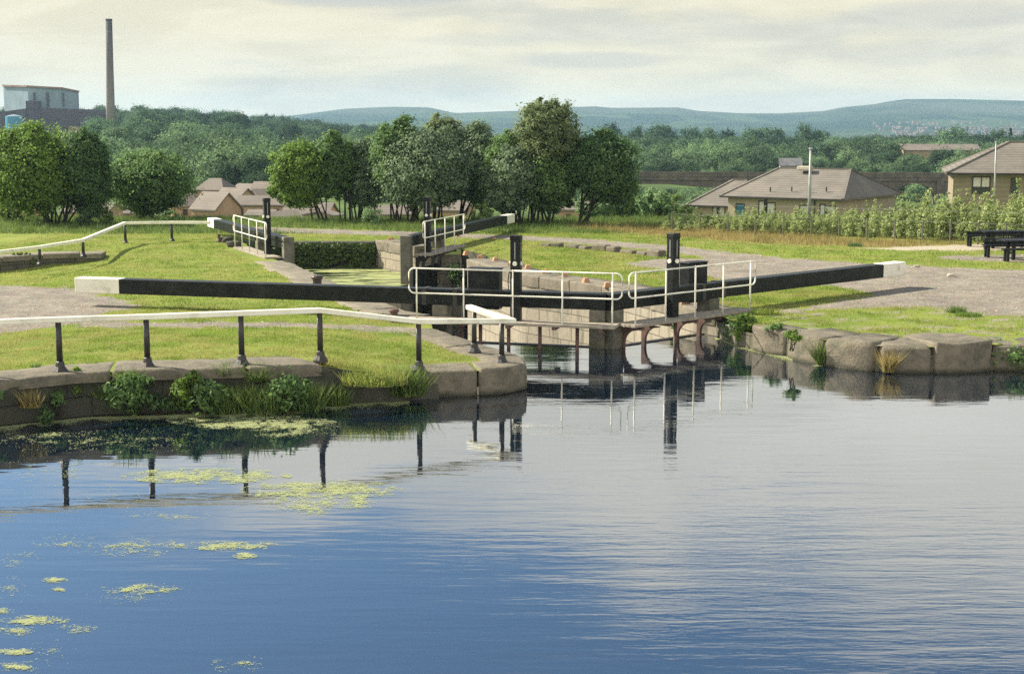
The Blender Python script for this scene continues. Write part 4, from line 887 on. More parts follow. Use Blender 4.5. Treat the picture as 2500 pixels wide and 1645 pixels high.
for i, (px, py, z, w2, hh, mt) in enumerate([(30, 950, .42, .14, .26, L_rustg), (150, 990, .2, .14, .26, L_grn), (262, 965, .3, .16, .30, L_long), (318, 925, .58, .16, .26, L_long), (480, 935, .5, .14, .24, L_yel), (548, 912, .6, .18, .26, L_long), (628, 925, .5, .2, .34, L_long), (800, 905, .5, .2, .30, L_rustg), (120, 1028, .02, .16, .24, L_drk), (425, 1004, .02, .13, .22, L_grn)]):
    if mt in (L_grn, L_drk, L_yel): leafy(wl[i], wv(px, py, z, .16), w2, hh, 12, .035, mt, 300 + i, aspect=.35)
    else: tuft(wl[i], wv(px, py, z, .10), w2, hh, 160, mt, 300 + i, lean=.9)
# ivy
rng = np.random.default_rng(91); N = 5200
c_ = np.stack([rng.uniform(-9.9, -4.95, N), 51.3 - rng.uniform(.02, .32, N), rng.uniform(-.45, .5, N)], 1)
keep = np.array([noise.noise((p[0] * 1.3, p[2] * 2.2, 0)) > -.32 for p in c_]); c_ = c_[keep]; N = len(c_)
n_ = np.array([0, -1, .35]) + rng.normal(size=(N, 3)) * .5; n_ /= np.linalg.norm(n_, axis=1, keepdims=True)
V, Fc = leaf_quads(c_, n_, .06 * rng.uniform(.6, 1.4, N), .7, rng); np_mesh('ivy', V, Fc, L_ivy, np.repeat(rng.uniform(0, 1, N), 4), t7)
N = 260; c_ = np.stack([rng.normal(-15.1, .18, N), np.full(N, 43.0) + rng.uniform(-.1, .25, N), rng.uniform(-.1, .6, N)], 1); n_ = np.array([0, -1, .3]) + rng.normal(size=(N, 3)) * .5
v8 = G(55, 650, .2); c_[:, 0] += v8.x + 15.1; c_[:, 1] += v8.y - 43.05
V, Fc = leaf_quads(c_, n_ / np.linalg.norm(n_, axis=1, keepdims=True), .06 * rng.uniform(.6, 1.4, N), .7, rng); np_mesh('ivy', V, Fc, L_ivy, np.repeat(rng.uniform(0, 1, N), 4), t8)

# lawn blades
def lawn(name, x0, x1, y0, y1, N, h, wid, mat, seed, gmax=.3, only_rust=False, mult=None):
    rng = np.random.default_rng(seed); X = rng.uniform(x0, x1, N); Y = rng.uniform(y0, y1, N); k = pip(poly, X, Y); X, Y = X[k], Y[k]
    g_, p_, r_ = masks(X, Y); k = (g_ < gmax + .2 * rng.uniform(0, 1, len(X))) & (p_ < .5)
    k |= (g_ > .3) & (g_ < .55) & (np.array([noise.fractal((x * 1.1, y * 1.1, 4), 1, 2, 3) for x, y in zip(X, Y)]) + rng.normal(0, .15, len(X)) > .22)
    if only_rust: k &= r_ > .5
    else: k &= r_ < .5
    dd = np.full(len(X), 9.0)                                # keep off the coping stones
    for pts_, wd in ((cl_pts, .85), (pier, .6), (lock_left, .75), (lock_right, .9), (lock_right_far, .8), (R_bank[2:8], .75)):
        for a, b_ in zip(pts_, pts_[1:]):
            a, b_ = np.array(a), np.array(b_); d_ = b_ - a; t_ = np.clip(((np.stack([X, Y], 1) - a) @ d_) / max((d_ * d_).sum(), 1e-9), 0, 1); q_ = a + t_[:, None] * d_
            dist = np.hypot(X - q_[:, 0], Y - q_[:, 1]); dd = np.minimum(dd, dist - wd)
    k &= dd > rng.uniform(-.12, .06, len(X))
    X, Y = X[k], Y[k]; n = len(X); Z = zg(X, Y)
    tn = np.array([noise.noise((x * .7, y * .7, 2)) for x, y in zip(X, Y)]) * .5 + .45 + rng.normal(0, .22, n)
    cn = np.array([noise.fractal((x * 1.9, y * 1.9, 9), 1, 2, 3) for x, y in zip(X, Y)])
    o = blades_mesh(name, np.stack([X, Y, Z - .005], 1), h * np.clip(.95 + 1.3 * cn, .45, 2.2) * rng.uniform(.4, 1.1, n), np.full(n, wid) * rng.uniform(.7, 1.3, n), rng, mat, np.clip(tn, 0, 1), .45)
    return tag(o, kind='stuff')
lawn('grass', -10, 1.5, 21.5, 32.5, 190000, .050, .0055, L_grass, 101)
lawn('grass', 3, 16, 26, 37, 190000, .055, .006, L_grass, 102)
lawn('grass', -18, 6, 32, 56, 230000, .055, .010, L_grass, 103)
lawn('grass', 0, 24, 36, 58, 130000, .07, .011, L_grass, 104)
lawn('seeding_grass', 2, 24, 44, 66, 90000, .22, .010, L_rustg, 105, only_rust=True)
lawn('grass', -24, 26, 55.5, 67, 100000, .20, .014, L_long, 106)

# loose stones on the gravel
rng = np.random.default_rng(150); X = np.concatenate([rng.uniform(-16, 2, 9000), rng.uniform(4, 20, 16000)]); Y = np.concatenate([rng.uniform(26, 33, 9000), rng.uniform(29, 52, 16000)])
g_, p_, r_ = masks(X, Y); k = pip(poly, X, Y) & (g_ > .9); X, Y = X[k], Y[k]; N = len(X); Z = zg(X, Y); sz = rng.uniform(.008, .022, N) * (1 + (rng.uniform(0, 1, N) > .97) * 1.3); an = rng.uniform(0, 6.28, N)
ring = [np.stack([X + np.cos(an + q) * sz * rng.uniform(.7, 1.3, N), Y + np.sin(an + q) * sz * rng.uniform(.7, 1.3, N), Z - .002], 1) for q in (0, 1.57, 3.14, 4.71)]
V = np.stack(ring + [np.stack([X + rng.normal(0, .3, N) * sz, Y, Z + sz * rng.uniform(.5, 1.0, N)], 1)], 1).reshape(-1, 3); base = np.arange(N)[:, None] * 5
Fc = np.concatenate([base + np.array([[a, (a + 1) % 4, 4]]) for a in range(4)]); m_peb = surf('loose_stones', (0.20, 0.165, 0.125), (0.33, 0.28, 0.22), 9, .9); gv_ = np_mesh('gravel', V, Fc, m_peb); tag(gv_, kind='stuff')

# ------------------------------------------------------------------ duckweed
rng = np.random.default_rng(201); PX = []
def patch(cx, cy, rx, ry, n, thr=.0, sx=.02, sy=.09, ang=0.0, hole=0.55):
    n = int(n * 9); u = rng.normal(size=(n, 2)); u /= np.linalg.norm(u, axis=1, keepdims=True); u *= (rng.uniform(0, 1.35, n) ** .5)[:, None]
    qx = cx + u[:, 0] * rx; qy = cy + u[:, 1] * ry + u[:, 0] * rx * math.tan(R(ang))
    rad = np.hypot(u[:, 0], u[:, 1])
    nn = np.array([noise.fractal((x * sx, y * sy, 5.0), 1.0, 2.0, 4) for x, y in zip(qx, qy)])
    f_ = np.array([noise.noise((x * sx * 4, y * sy * 5, 1.0)) for x, y in zip(qx, qy)])
    k = nn + f_ * .65 + rng.normal(0, .42, n) > (thr + .56 + hole * 1.4 * (rad - .45)); PX.append(np.stack([qx[k], qy[k]], 1))
for a in [(504, 1161, 180, 17, 5200, -.45), (790, 1196, 175, 22, 5600, -.40), (760, 1225, 130, 26, 3000, -.1), (772, 1240, 40, 18, 900, -.2), (880, 1222, 36, 18, 600, -.1),
          (557, 1331, 112, 10, 1900, -.35), (599, 1356, 27, 7, 420, -.5), (328, 1333, 95, 24, 2000, .05), (170, 1325, 85, 20, 900, .18), (410, 1258, 90, 14, 900, .12), (134, 1415, 28, 6, 330, -.5), (143, 1438, 16, 8, 130, -.1),
          (352, 1437, 95, 13, 1500, -.1), (330, 1452, 110, 22, 700, .2), (14, 1490, 20, 7, 300, -.5), (84, 1512, 75, 10, 1100, -.4), (40, 1536, 40, 12, 700, -.2), (190, 1533, 45, 12, 420, .05), (35, 1589, 40, 7, 500, -.5), (40, 1625, 34, 9, 360, -.15),
          (585, 1620, 62, 22, 420, .15), (120, 1590, 60, 40, 320, .25), (120, 1150, 130, 26, 900, .2), (40, 1360, 60, 30, 400, .2), (230, 1210, 220, 40, 700, .3), (30, 1440, 40, 30, 300, .15), (30, 1630, 60, 30, 300, .2)]:
    patch(*a)
patch(620, 1030, 185, 18, 6500, -.35, ang=1.5); patch(560, 1008, 130, 6, 2200, -.4, ang=-1); patch(740, 1052, 90, 12, 1200, .05)
patch(230, 1075, 260, 28, 3600, .22, .03, .12); patch(60, 1062, 60, 8, 500, -.05); patch(150, 1058, 45, 5, 300, -.1); patch(690, 1060, 60, 10, 500, .1)
for k in range(26000):                                        # the strip along the wall foot
    u = rng.uniform(); x = -20 + 1020 * u; y0 = np.interp(x, [-20, 211, 421, 700, 850, 1000], [1043, 1018, 1012, 1001, 985, 979]); PX.append(np.array([[x, y0 + abs(rng.normal(0, 1)) * (4 + 5 * noise.noise((x * .02, 0, 0)))]]))
for k in range(9000):                                        # the green wedge below the right weeds
    u = rng.uniform(); x = 1745 + 190 * u; yc = np.interp(x, [1745, 1800, 1870, 1935], [823, 842, 858, 874]); PX.append(np.array([[x, yc - 6 * u * rng.uniform() + abs(rng.normal(0, 2.2 + 3.5 * u))]]))
patch(2000, 892, 20, 2.5, 120, -.5)
PXa = np.concatenate(PX); Vd, Td = [], []
a_, b_ = (PXa[:, 0] - CX) / F, (CY - PXa[:, 1]) / F; dz = -math.sin(P) + b_ * math.cos(P); tt = (0.006 - H) / dz
cen = np.stack([a_ * tt, (math.cos(P) + b_ * math.sin(P)) * tt, np.full(len(tt), .005) + rng.uniform(0, .0012, len(tt))], 1)
k = ~pip(poly, cen[:, 0], cen[:, 1]) & (cen[:, 1] > 9); cen = cen[k]; N = len(cen); an = rng.uniform(0, 6.28, N); sz = rng.uniform(.003, .0075, N) * np.clip(cen[:, 1] / 18, .75, 1.3)
V = np.stack([cen + np.stack([np.cos(an + q) * sz * (1.5 if q in (0, math.pi) else 1), np.sin(an + q) * sz, np.zeros(N)], 1) for q in (0, 1.57, math.pi, 4.71)], 1).reshape(-1, 3)
dw = np_mesh('duckweed', V, np.arange(4 * N).reshape(N, 4), L_weed, np.repeat(rng.uniform(0, 1, N), 4)); tag(dw, kind='stuff')

# ------------------------------------------------------------------ houses
def house(name, label, fc, rz, w_, dep, zb, ze, zr, hip=0.0, over=.35, wall=None, roof=None, wins=(), side_wins=(), cat='house', group=None, detail=False, gable_z=None, rows=None):
    """front wall runs along local x (centred), depth along +y; fc = plan point at the middle of the front wall; hip = how far the ridge stops short of the ends"""
    o = empty(name, (fc[0], fc[1], zb), rz, label, cat, group); hw = w_ / 2; e, r = ze - zb, zr - zb; wall = wall or m_tanbrick; roof = roof or m_roofv
    mb = MB().box(-hw, hw, 0, dep, -1.5, e)
    if hip <= 0:
        for sx in (-hw + .001, hw - .001): mb.add([(sx, 0, e), (sx, dep, e), (sx, dep / 2, r - .05)], [(0, 1, 2)])
    mb.build('wall', wall, o)
    x0, x1, y0, y1 = -hw - over, hw + over, -over, dep + over; drop = (r - e) * over / (dep / 2); ez = e - drop + .03; rx0, rx1 = x0 + hip, x1 - hip
    tk = .12; top = [(x0, y0, ez), (x1, y0, ez), (x1, y1, ez), (x0, y1, ez), (rx0, dep / 2, r), (rx1, dep / 2, r)]
    fs = [(0, 1, 5, 4), (2, 3, 4, 5), (1, 2, 5), (3, 0, 4)]
    if hip <= 0: fs = fs[:2]
    vs = top + [(a, b_, c - tk) for a, b_, c in top]; f2 = fs + [tuple(reversed([i + 6 for i in f])) for f in fs] + ([(0, 6, 7, 1), (1, 7, 8, 2), (2, 8, 9, 3), (3, 9, 6, 0)] if hip > 0 else [(0, 6, 7, 1), (2, 8, 9, 3), (1, 7, 11, 5), (5, 11, 8, 2), (0, 4, 10, 6), (4, 3, 9, 10)])
    rf = MB().add(vs, f2).build('roof', roof, o)
    if detail:
        MB().bar((x0, y0 - .05, ez - .06), (x1, y0 - .05, ez - .06), .11, .11).build('gutter', m_gutter, o)
        MB().bar((rx0, dep / 2, r + .02), (rx1, dep / 2, r + .02), .22, .10).build('ridge_tiles', roof, rf)
        if hip > 0:
            for a, c in (((x0, y0), rx0), ((x0, y1), rx0), ((x1, y0), rx1), ((x1, y1), rx1)): MB().bar((a[0], a[1], ez + .02), (c, dep / 2, r + .02), .2, .09).build('hip_tiles', roof, rf)
    for (wx_, wz, ww, wh, gl) in wins:
        if detail:
            f = MB(); t_ = .07; y = -.05
            f.box(wx_ - ww / 2, wx_ + ww / 2, y, .02, wz, wz + t_); f.box(wx_ - ww / 2, wx_ + ww / 2, y, .02, wz + wh - t_, wz + wh); f.box(wx_ - ww / 2, wx_ - ww / 2 + t_, y, .02, wz + t_, wz + wh - t_); f.box(wx_ + ww / 2 - t_, wx_ + ww / 2, y, .02, wz + t_, wz + wh - t_)
            if ww > .8: f.box(wx_ - t_ / 2, wx_ + t_ / 2, y, .02, wz + t_, wz + wh - t_); f.box(wx_ - ww / 2 + t_, wx_ + ww / 2 - t_, y + .01, .02, wz + wh * .32, wz + wh * .32 + t_)
            fo = f.build('window', m_frame, o); MB().box(wx_ - ww / 2 + t_, wx_ + ww / 2 - t_, -.02, .015, wz + t_, wz + wh - t_).build('pane', gl or m_glass, fo)
            if gl is None: MB().box(wx_ - ww / 2 + t_ + .01, wx_ + ww / 2 - t_ - .01, -.026, -.0205, wz + wh * .42, wz + wh - t_ - .01).build('curtain', m_curtain, fo)
        else:
            fo = MB().box(wx_ - ww / 2, wx_ + ww / 2, -.06, .05, wz, wz + wh).build('window', m_frame, o)
    return o
def zpx(py, d): return D(CX, py, d).z
# house with hipped roof on the right and its lower wing
dA = 100.0; cA = D(2046, 484, dA); aA = R(-35)
fx = Vector((math.cos(aA), math.sin(aA), 0)); zE = cA.z + .05; zR = zpx(416, 103.5)
wA = 8.6; mA = Vector((cA.x, cA.y, 0)) - fx * (wA / 2) + Vector((-fx.y, fx.x, 0)) * .2
gA = zg1(mA.x, mA.y)
winsA = [(-3.3, 2.35 + (zE - gA - 4.2), .75, 1.2, m_blueglass), (-1.6, 2.2 + (zE - gA - 4.2), .5, 1.6, None), (-.85, 2.3 + (zE - gA - 4.2), .7, 1.4, None), (1.75, 2.1 + (zE - gA - 4.2), .8, 1.5, None), (3.1, 2.1 + (zE - gA - 4.2), .45, 1.6, None), (3.75, 2.1 + (zE - gA - 4.2), .7, 1.5, None)]
hA = house('house', 'buff house with brown hipped tile roof and a grey pole before it', mA, aA, wA, 11.0, gA, zE, zR, 1.9, .45, m_harl, m_roof, winsA, detail=True)
for (x_, y_) in ((-1.2, .55), (.4, .7), (1.9, .55), (3.0, .8)):
    k_ = (zR - zE) / 4.9; MB().tube([(x_, y_, zE - gA + (y_ + .1) * k_), (x_, y_, zE - gA + (y_ + .1) * k_ + .34)], .05, 6).build('vent_pipe', m_gutter, hA)
MB().bar((-1.25, -.06, .2), (-1.25, -.06, zE - gA - .05), .09, .09).build('downpipe', m_gutter, hA); MB().bar((2.5, -.06, .2), (2.5, -.06, zE - gA - .05), .09, .09).build('downpipe', m_gutter, hA)
MB().box(-.8, .2, 4.2, 5.0, zR - gA - .08, zR - gA + .22).build('ridge_vent', m_conc, hA, bevel=.05)
# side windows omitted: the photo shows a blank gable wall
cW = D(1760, 498, 108); zEW = zpx(499, 107); zRW = zpx(440, 111)
house('house', 'lower buff wing with hipped roof joined to the left of the hipped house', (cW.x, cW.y), R(-30), 4.6, 7.5, zg1(cW.x, cW.y), zEW, zRW, 2.2, .4, m_harl, m_roof, [(.1, zEW - zg1(cW.x, cW.y) - 1.5, .55, 1.3, None), (-.45, zEW - zg1(cW.x, cW.y) - 1.5, .4, 1.3, None), (1.55, zEW - zg1(cW.x, cW.y) - 1.5, .7, 1.3, None)], detail=True)
dB = 90.0; cB = D(2503, 418, dB); zEB = zpx(417, dB); zRB = zpx(347, 95); gB = zg1(cB.x, cB.y)
hb = zEB - gB
house('house', 'two storey buff brick house cut by the right edge with hipped roof', (cB.x, cB.y), R(-15), 8.6, 9.0, gB, zEB, zRB, 4.0, .45, m_buff, m_roof, [(-2.6, hb - 1.5, 1.12, 1.12, None), (-.62, hb - 1.6, .42, 1.15, m_glass), (2.3, hb - 1.5, 1.1, 1.1, None), (-2.6, hb - 4.0, 1.1, 1.1, None)], detail=True)
# village on the left
def vill(label, x0, x1, yr, ye, d, rz=0, dep=7, hip=0.0, wins=0, wall=None, zb=None, roof=None):
    dep *= .5; w_ = (x1 - x0) / F * d; c = D((x0 + x1) / 2, ye, d); g_ = zb if zb is not None else zg1(c.x, c.y); zr = zpx(yr, d + dep / 2); h_ = c.z - g_
    ws = [(-w_ / 2 + w_ * (k + .5) / wins, h_ - .95, .42, .55, None) for k in range(wins)]
    return house('house', label, (c.x, c.y), R(rz), w_, dep, g_, c.z, zr, hip * .5, .18, wall or m_tanbrick, roof or m_roofv, ws, group='houses of the village below the lock')
vill('village house with hooded hipped roof at the back, right of the round tree', 474, 545, 435, 462, 140, -12, 7, 2.0)
vill('village house with wide roof and bare gable beside the round tree', 456, 536, 468, 508, 118, -33, 6.0)
vill('village house with a low roof between the gabled and the long house', 515, 585, 458, 486, 132, -28, 6.0, wins=1)
vill('long village house with four upper windows left of the tree row', 572, 690, 477, 499, 126, -5, 7, wins=4)
vill('tallest village house half behind the yellow green tree', 612, 700, 443, 468, 142, -4, 8, wins=2)
vill('small gabled village house in front of the tall one', 634, 705, 460, 483, 135, 35, 6)
vill('village house with a low broad roof seen under the yellow green tree', 690, 800, 494, 521, 112, -6, 7)
vill('low pale gabled village house just behind the far black paddle post', 672, 738, 514, 531, 104, 32, 5, wall=m_harl)
vill('small village house with gable end at the very back of the cluster', 556, 606, 448, 468, 150, -30, 6)
vill('village house half hidden by the lone round tree on its right', 425, 478, 470, 500, 128, 20, 6, wins=1)
vill('low village garage roof in front of the long four window house', 600, 662, 511, 524, 112, -10, 4)
vill('village house showing between the trunks at the row centre', 905, 1010, 500, 522, 112, 10, 7)
vill('pale village gable between the trunks left of the far right gate', 808, 840, 512, 524, 106, 60, 5, wall=m_harl)
vill('village house behind the trunks right of the far right gate', 1030, 1140, 488, 512, 120, -12, 7)
vill('tall tan village gable at the right end of the tree row', 1480, 1566, 446, 470, 138, 50, 7)
vill('village house with low roof under the dark end tree', 1360, 1475, 492, 511, 116, -5, 7, wins=2)
vill('village house behind the big left tree trunks', 150, 262, 494, 516, 115, -6, 7, wins=2)
vill('village house between the big left tree and the lone round tree', 235, 345, 500, 520, 122, 12, 7, wins=2)
vill('village house at the left edge below the big tree', -40, 60, 488, 512, 122, -10, 7, wins=2)

# lorry on the far field
v = D(1579, 502, 150); lz = zg1(v.x, v.y)
lo = empty('lorry', (v.x, v.y, v.z - .05), R(6), 'dark red lorry parked by the field right of the tree row', 'lorry')
m_red = surf('maroon_paint', (0.10, 0.012, 0.016), (0.07, 0.01, 0.012), 3, .4, spec=.5); m_tyre = surf('tyre', (.015, .015, .015), (.02, .02, .02), 5, .9)
MB().box(-.85, .85, -.5, .5, .18, .52).build('body', m_red, lo, bevel=.04); cabm = MB().box(-.75, -.30, -.48, .48, .521, .80).build('cab', m_red, lo, bevel=.06); MB().box(-.68, -.37, -.485, -.4801, .58, .74).build('window', m_glass, cabm)
for x in (-.5, .5):
    for y in (-.5, .5): MB().tube([(x, y - .07, .14), (x, y + .07, .14)], .16, 12).build('wheel', m_tyre, lo)
lo.scale = (1, 1, 1)
tf = MB()

# stone viaduct
vd = 225.0; vL = D(1560, 424, vd); vR = D(2330, 432, vd - 6); zt = D(2200, 431, vd).z
vi = empty('viaduct', (0, 0, 0), 0, 'dark stone viaduct with one arch showing between the two houses', 'bridge')
L0 = Vector((vL.x, vL.y)); R0 = Vector((vR.x, vR.y)); vdir = (R0 - L0).normalized(); vlen = (R0 - L0).length; acx = (D(2230, 470, vd - 5).x - vL.x) / vdir.x; ar = 3.3; zs = D(2230, 492, vd - 5).z; gz0 = -9.0
prof = [(0, gz0), (acx - ar, gz0)] + [(acx - ar * math.cos(R(180 * k / 14)), zs + ar * .85 * math.sin(R(180 * k / 14))) for k in range(15)] + [(acx + ar, gz0), (vlen, gz0), (vlen, zt), (0, zt)]
n = len(prof); nn_ = Vector((-vdir.y, vdir.x)); vs = []
for off in (0, 3.5):
    for u, z in prof: q = L0 + vdir * u + nn_ * off; vs.append((q.x, q.y, z))
m_via = surf('viaduct_stone', (0.16, 0.13, 0.095), (0.09, 0.075, 0.058), .8, .9, .5, 6, .2, c3=(0.05, 0.045, 0.035), s3=.3)
MB().add(vs, [tuple(range(n)), tuple(range(2 * n - 1, n - 1, -1))] + [(i, (i + 1) % n, n + (i + 1) % n, n + i) for i in range(n)]).build('wall', m_via, vi)
def vbox(u0, u1, o0, o1, z0, z1, nm):
    pg = [L0 + vdir * u + nn_ * o_ for u, o_ in ((u0, o0), (u1, o0), (u1, o1), (u0, o1))]; MB().prism([(p.x, p.y) for p in pg], z0, z1).build(nm, m_via, vi)
vbox(0, vlen, -.25, 0.3, zt - .55, zt - .3, 'string_course'); vbox(0, vlen, -.06, .4, zt + .001, zt + .75, 'parapet'); vbox(vlen - 2.6, vlen - 1.5, -.4, -.001, gz0, zt - .56, 'pilaster')
vp = [(acx - (ar + .35) * math.cos(R(180 * k / 14)), zs + (ar + .35) * .85 * math.sin(R(180 * k / 14))) for k in range(15)]; vq = prof[2:17]
vs = []; 
for off in (-.08, .02):
    for u, z in vp + vq[::-1]: q = L0 + vdir * u + nn_ * off; vs.append((q.x, q.y, z))
k = 30; MB().add(vs, [tuple(range(k)), tuple(range(2 * k - 1, k - 1, -1))] + [(i, (i + 1) % k, k + (i + 1) % k, k + i) for i in range(k)]).build('arch_ring', m_via, vi)

# cottage and long roofs in the wood
v = D(1931, 404, 250); cot = house('cottage', 'grey stone cottage among the trees above the hipped roof', (v.x, v.y), R(-8), 3.7, 4, v.z - 1.5, v.z, zpx(386, 252), 0, .15, m_conc, surf('slate', (.10, .10, .11), (.14, .14, .14), 1, .6), [(.9, .3, .5, .6, None)])
v = D(2300, 366, 300); house('long_house', 'long low grey roof half hidden in the trees right of the viaduct', (v.x, v.y), R(-4), 15.5, 7, v.z - 3, v.z, zpx(352, 303), 0, .3, m_tanbrick, m_roofv, [])

# ------------------------------------------------------------------ works on the far left hill
m_clad = surf('pale_blue_cladding', (0.235, 0.315, 0.37), (0.19, 0.26, 0.31), .12, .6, .2, 3, .4, c3=(0.10, 0.16, 0.20), s3=.05, stripes=(0, 1.6, .12))
m_dclad = surf('dark_purple_cladding', (0.085, 0.075, 0.095), (0.065, 0.06, 0.08), .12, .7, .2, 3, .3, c3=(0.11, 0.09, 0.10), s3=.06)
m_blueT = surf('blue_tank_paint', (0.05, 0.24, 0.40), (0.04, 0.20, 0.34), .3, .45, .1, 3, .5)
m_rusty = surf('red_roof_sheet', (0.22, 0.12, 0.09), (0.28, 0.2, 0.16), .3, .8)
fd = 470.0
def X(px, d=fd): return D(px, 300, d).x
def Z(py, d=fd): return D(200, py, d).z
fa = empty('factory', (X(100), fd, 0), 0, 'pale clad works building above a dark base on the far left hill', 'factory'); fa.location = (0, 0, 0)
k0 = D(74, 240, fd)
mb = MB(); zt_, zb_ = Z(210), Z(268)
pgn = [(X(12.6, fd + 9), fd + 9), (X(72), fd), (X(153, fd + 3), fd + 3), (X(195, fd + 14), fd + 14), (X(140, fd + 26), fd + 26)]
mb.prism(pgn, zb_ - 6, [Z(210, fd + 9), Z(212), Z(216.5, fd + 3), Z(225, fd + 14), Z(214, fd + 20)]).build('upper_block', m_clad, fa)
mb = MB(); q = [(X(12.2, fd + 9), fd + 8.8), (X(72), fd - .3), (X(153.5, fd + 3), fd + 2.7), (X(195.8, fd + 14), fd + 13.8)]; zz = [Z(210, fd + 9), Z(212), Z(216.5, fd + 3), Z(225, fd + 14)]
mb2 = MB()
for i in range(3): mb2.bar((q[i][0], q[i][1], zz[i] + .1), (q[i + 1][0], q[i + 1][1], zz[i + 1] + .1), .6, .55)
mb2.build('roof_edge', m_rusty, fa)
for px, w_ in ((84, 4), (113, 5), (150, 3)): MB().box(X(px), X(px + w_), fd + (px - 72) * .035 - .25, fd + (px - 72) * .035 - .05 + .4, Z(262), Z(226)).build('dark_bay', m_dclad, fa)
MB().prism([(X(73), fd - 3), (X(217, fd + 6), fd + 6), (X(217, fd + 6), fd + 30), (X(73), fd + 25)], -4, [Z(263), Z(267), Z(267), Z(263)]).build('lower_block', m_dclad, fa)
MB().prism([(X(73), fd - 3.2), (X(100), fd - 1.6), (X(100), fd + 5), (X(73), fd + 5)], Z(266), [Z(247), Z(247), Z(247), Z(247)]).build('stair_block', m_dclad, fa)
MB().prism([(X(-60), fd - 4), (X(73), fd - 4), (X(73), fd + 12), (X(-60), fd + 12)], -4, [Z(284), Z(266), Z(266), Z(284)]).build('side_shed', m_dclad, fa)
MB().prism([(X(190), fd - 10), (X(264), fd - 8), (X(264), fd + 2), (X(190), fd)], -4, [Z(310), Z(327), Z(327), Z(310)]).build('low_shed', m_rusty, fa)
tk = empty('storage_tank', (X(35, 455), 455, 0), 0, 'blue cylindrical tank with pale domed lid before the works', 'tank')
zl, zh = D(35, 316, 455).z, D(35, 284.5, 455).z; rt = (56 - 15) / 2 / F * 455
MB().tube([(0, 0, zl - 8), (0, 0, zh)], rt, 28).build('shell', m_blueT, tk, smooth=False); MB().tube([(0, 0, zh + .01), (0, 0, zh + .3), (0, 0, zh + .6)], [rt * .99, rt * .6, .2], 28).build('lid', m_clad, tk)
chd = 440.0; cz = zg1(D(270, 300, chd).x, chd); cb0 = D(270.5, 330, chd); ct = D(265.8, 47, chd)
ch = empty('chimney', (cb0.x, chd, cz - 1), 0, 'very tall tapering factory chimney, dark at the top', 'chimney')
m_chim, t, b, out = new_mat('chimney_brick'); gpn = t.node('ShaderNodeNewGeometry'); sx = t.node('ShaderNodeSeparateXYZ'); t.link(gpn.outputs['Position'], sx.inputs[0])
f1 = t.ramp(t.math('ADD', sx.outputs[2], t.math('MULTIPLY', t.noise(gpn.outputs['Position'], .6, 5), 5)), 10, 38)
c = t.mix(f1, (0.20, 0.175, 0.155), (0.075, 0.060, 0.065)); c = t.mix(t.ramp(sx.outputs[2], 33.6, 34.2), c, (0.04, 0.033, 0.038)); t.link(t.mix(t.ramp(t.noise(gpn.outputs['Position'], 1.5, 5), .4, .7, 0, .4), c, (.10, .08, .075)), b.inputs['Base Color']); b.inputs['Roughness'].default_value = .9
hgt = ct.z - cz + 1; r1 = 15.2 / 2 / F * chd; r0 = 23 / 2 / F * chd; lx = ct.x - cb0.x
MB().tube([(0, 0, 0), (lx * .35, 0, hgt * .3), (lx * .7, 0, hgt * .65), (lx, 0, hgt - .5)], [r0, r0 * .87, r1 * 1.1, r1], 24).build('shaft', m_chim, ch, smooth=True)
MB().tube([(lx, 0, hgt - .5), (lx, 0, hgt - .45), (lx, 0, hgt)], [r1, r1 * 1.06, r1 * 1.06], 24).build('rim', m_chim, ch)
MB().box(-1.9, -1.0, -1.6, -.6, -1, 3.9).build('flue_box', m_dclad, ch); MB().box(-2.0, -.9, -1.7, -.5, 3.901, 4.2).build('flue_cap', m_conc, ch)
m_shed = surf('white_shed_roof', (0.50, 0.50, 0.47), (0.42, 0.42, 0.40), .1, .6)
for (x0, x1, y0, y1, d, lab) in ((333, 432, 321, 333, 405, 'long white shed roof in the wood right of the chimney'), (425, 535, 324, 337, 400, 'second long white shed roof farther right of the chimney'), (276, 330, 351, 366, 330, 'small white shed roof low in the wood under the chimney')):
    a0 = D(x0, y1, d); a1 = D(x1, y1, d); zr = D((x0 + x1) / 2, y0, d + 5).z
    house('shed', lab, ((a0.x + a1.x) / 2, d), R(-3), a1.x - a0.x, 10, a0.z - 4, a0.z, zr, 0, .2, m_clad, m_shed, [], group='white sheds in the wood')

# ------------------------------------------------------------------ woods and hills
far_kinds = []
def far_tree(rng, h, w2, mat, nc=60, per=26, leaf=.33, conif=False):
    lob = [(0, 0, h * .55, w2, w2, h * .42), (w2 * .3, -w2 * .2, h * .72, w2 * .6, w2 * .6, h * .26), (-w2 * .35, .1, h * .6, w2 * .6, w2 * .6, h * .3)]
    if conif: lob = [(0, 0, h * (.2 + .12 * k), w2 * (1 - .13 * k), w2 * (1 - .13 * k), h * .14) for k in range(7)]
    c_, n_, t_, cl = crown_pts(rng, lob, nc, per, (.2, .36), .55); V, Fc = leaf_quads(c_, n_, leaf * rng.uniform(.6, 1.3, len(c_)), .75, rng)
    tv = np.array([[-.25, -.25, -1], [.25, -.25, -1], [.25, .25, -1], [-.25, .25, -1], [-.12, -.12, h * .6], [.12, -.12, h * .6], [.12, .12, h * .6], [-.12, .12, h * .6]]); tf_ = np.array([[0, 1, 5, 4], [1, 2, 6, 5], [2, 3, 7, 6], [3, 0, 4, 7]])
    return np.concatenate([V, tv]), np.concatenate([Fc, tf_ + len(V)]), np.concatenate([np.repeat(t_, 4), np.zeros(8)])
rng = np.random.default_rng(404)
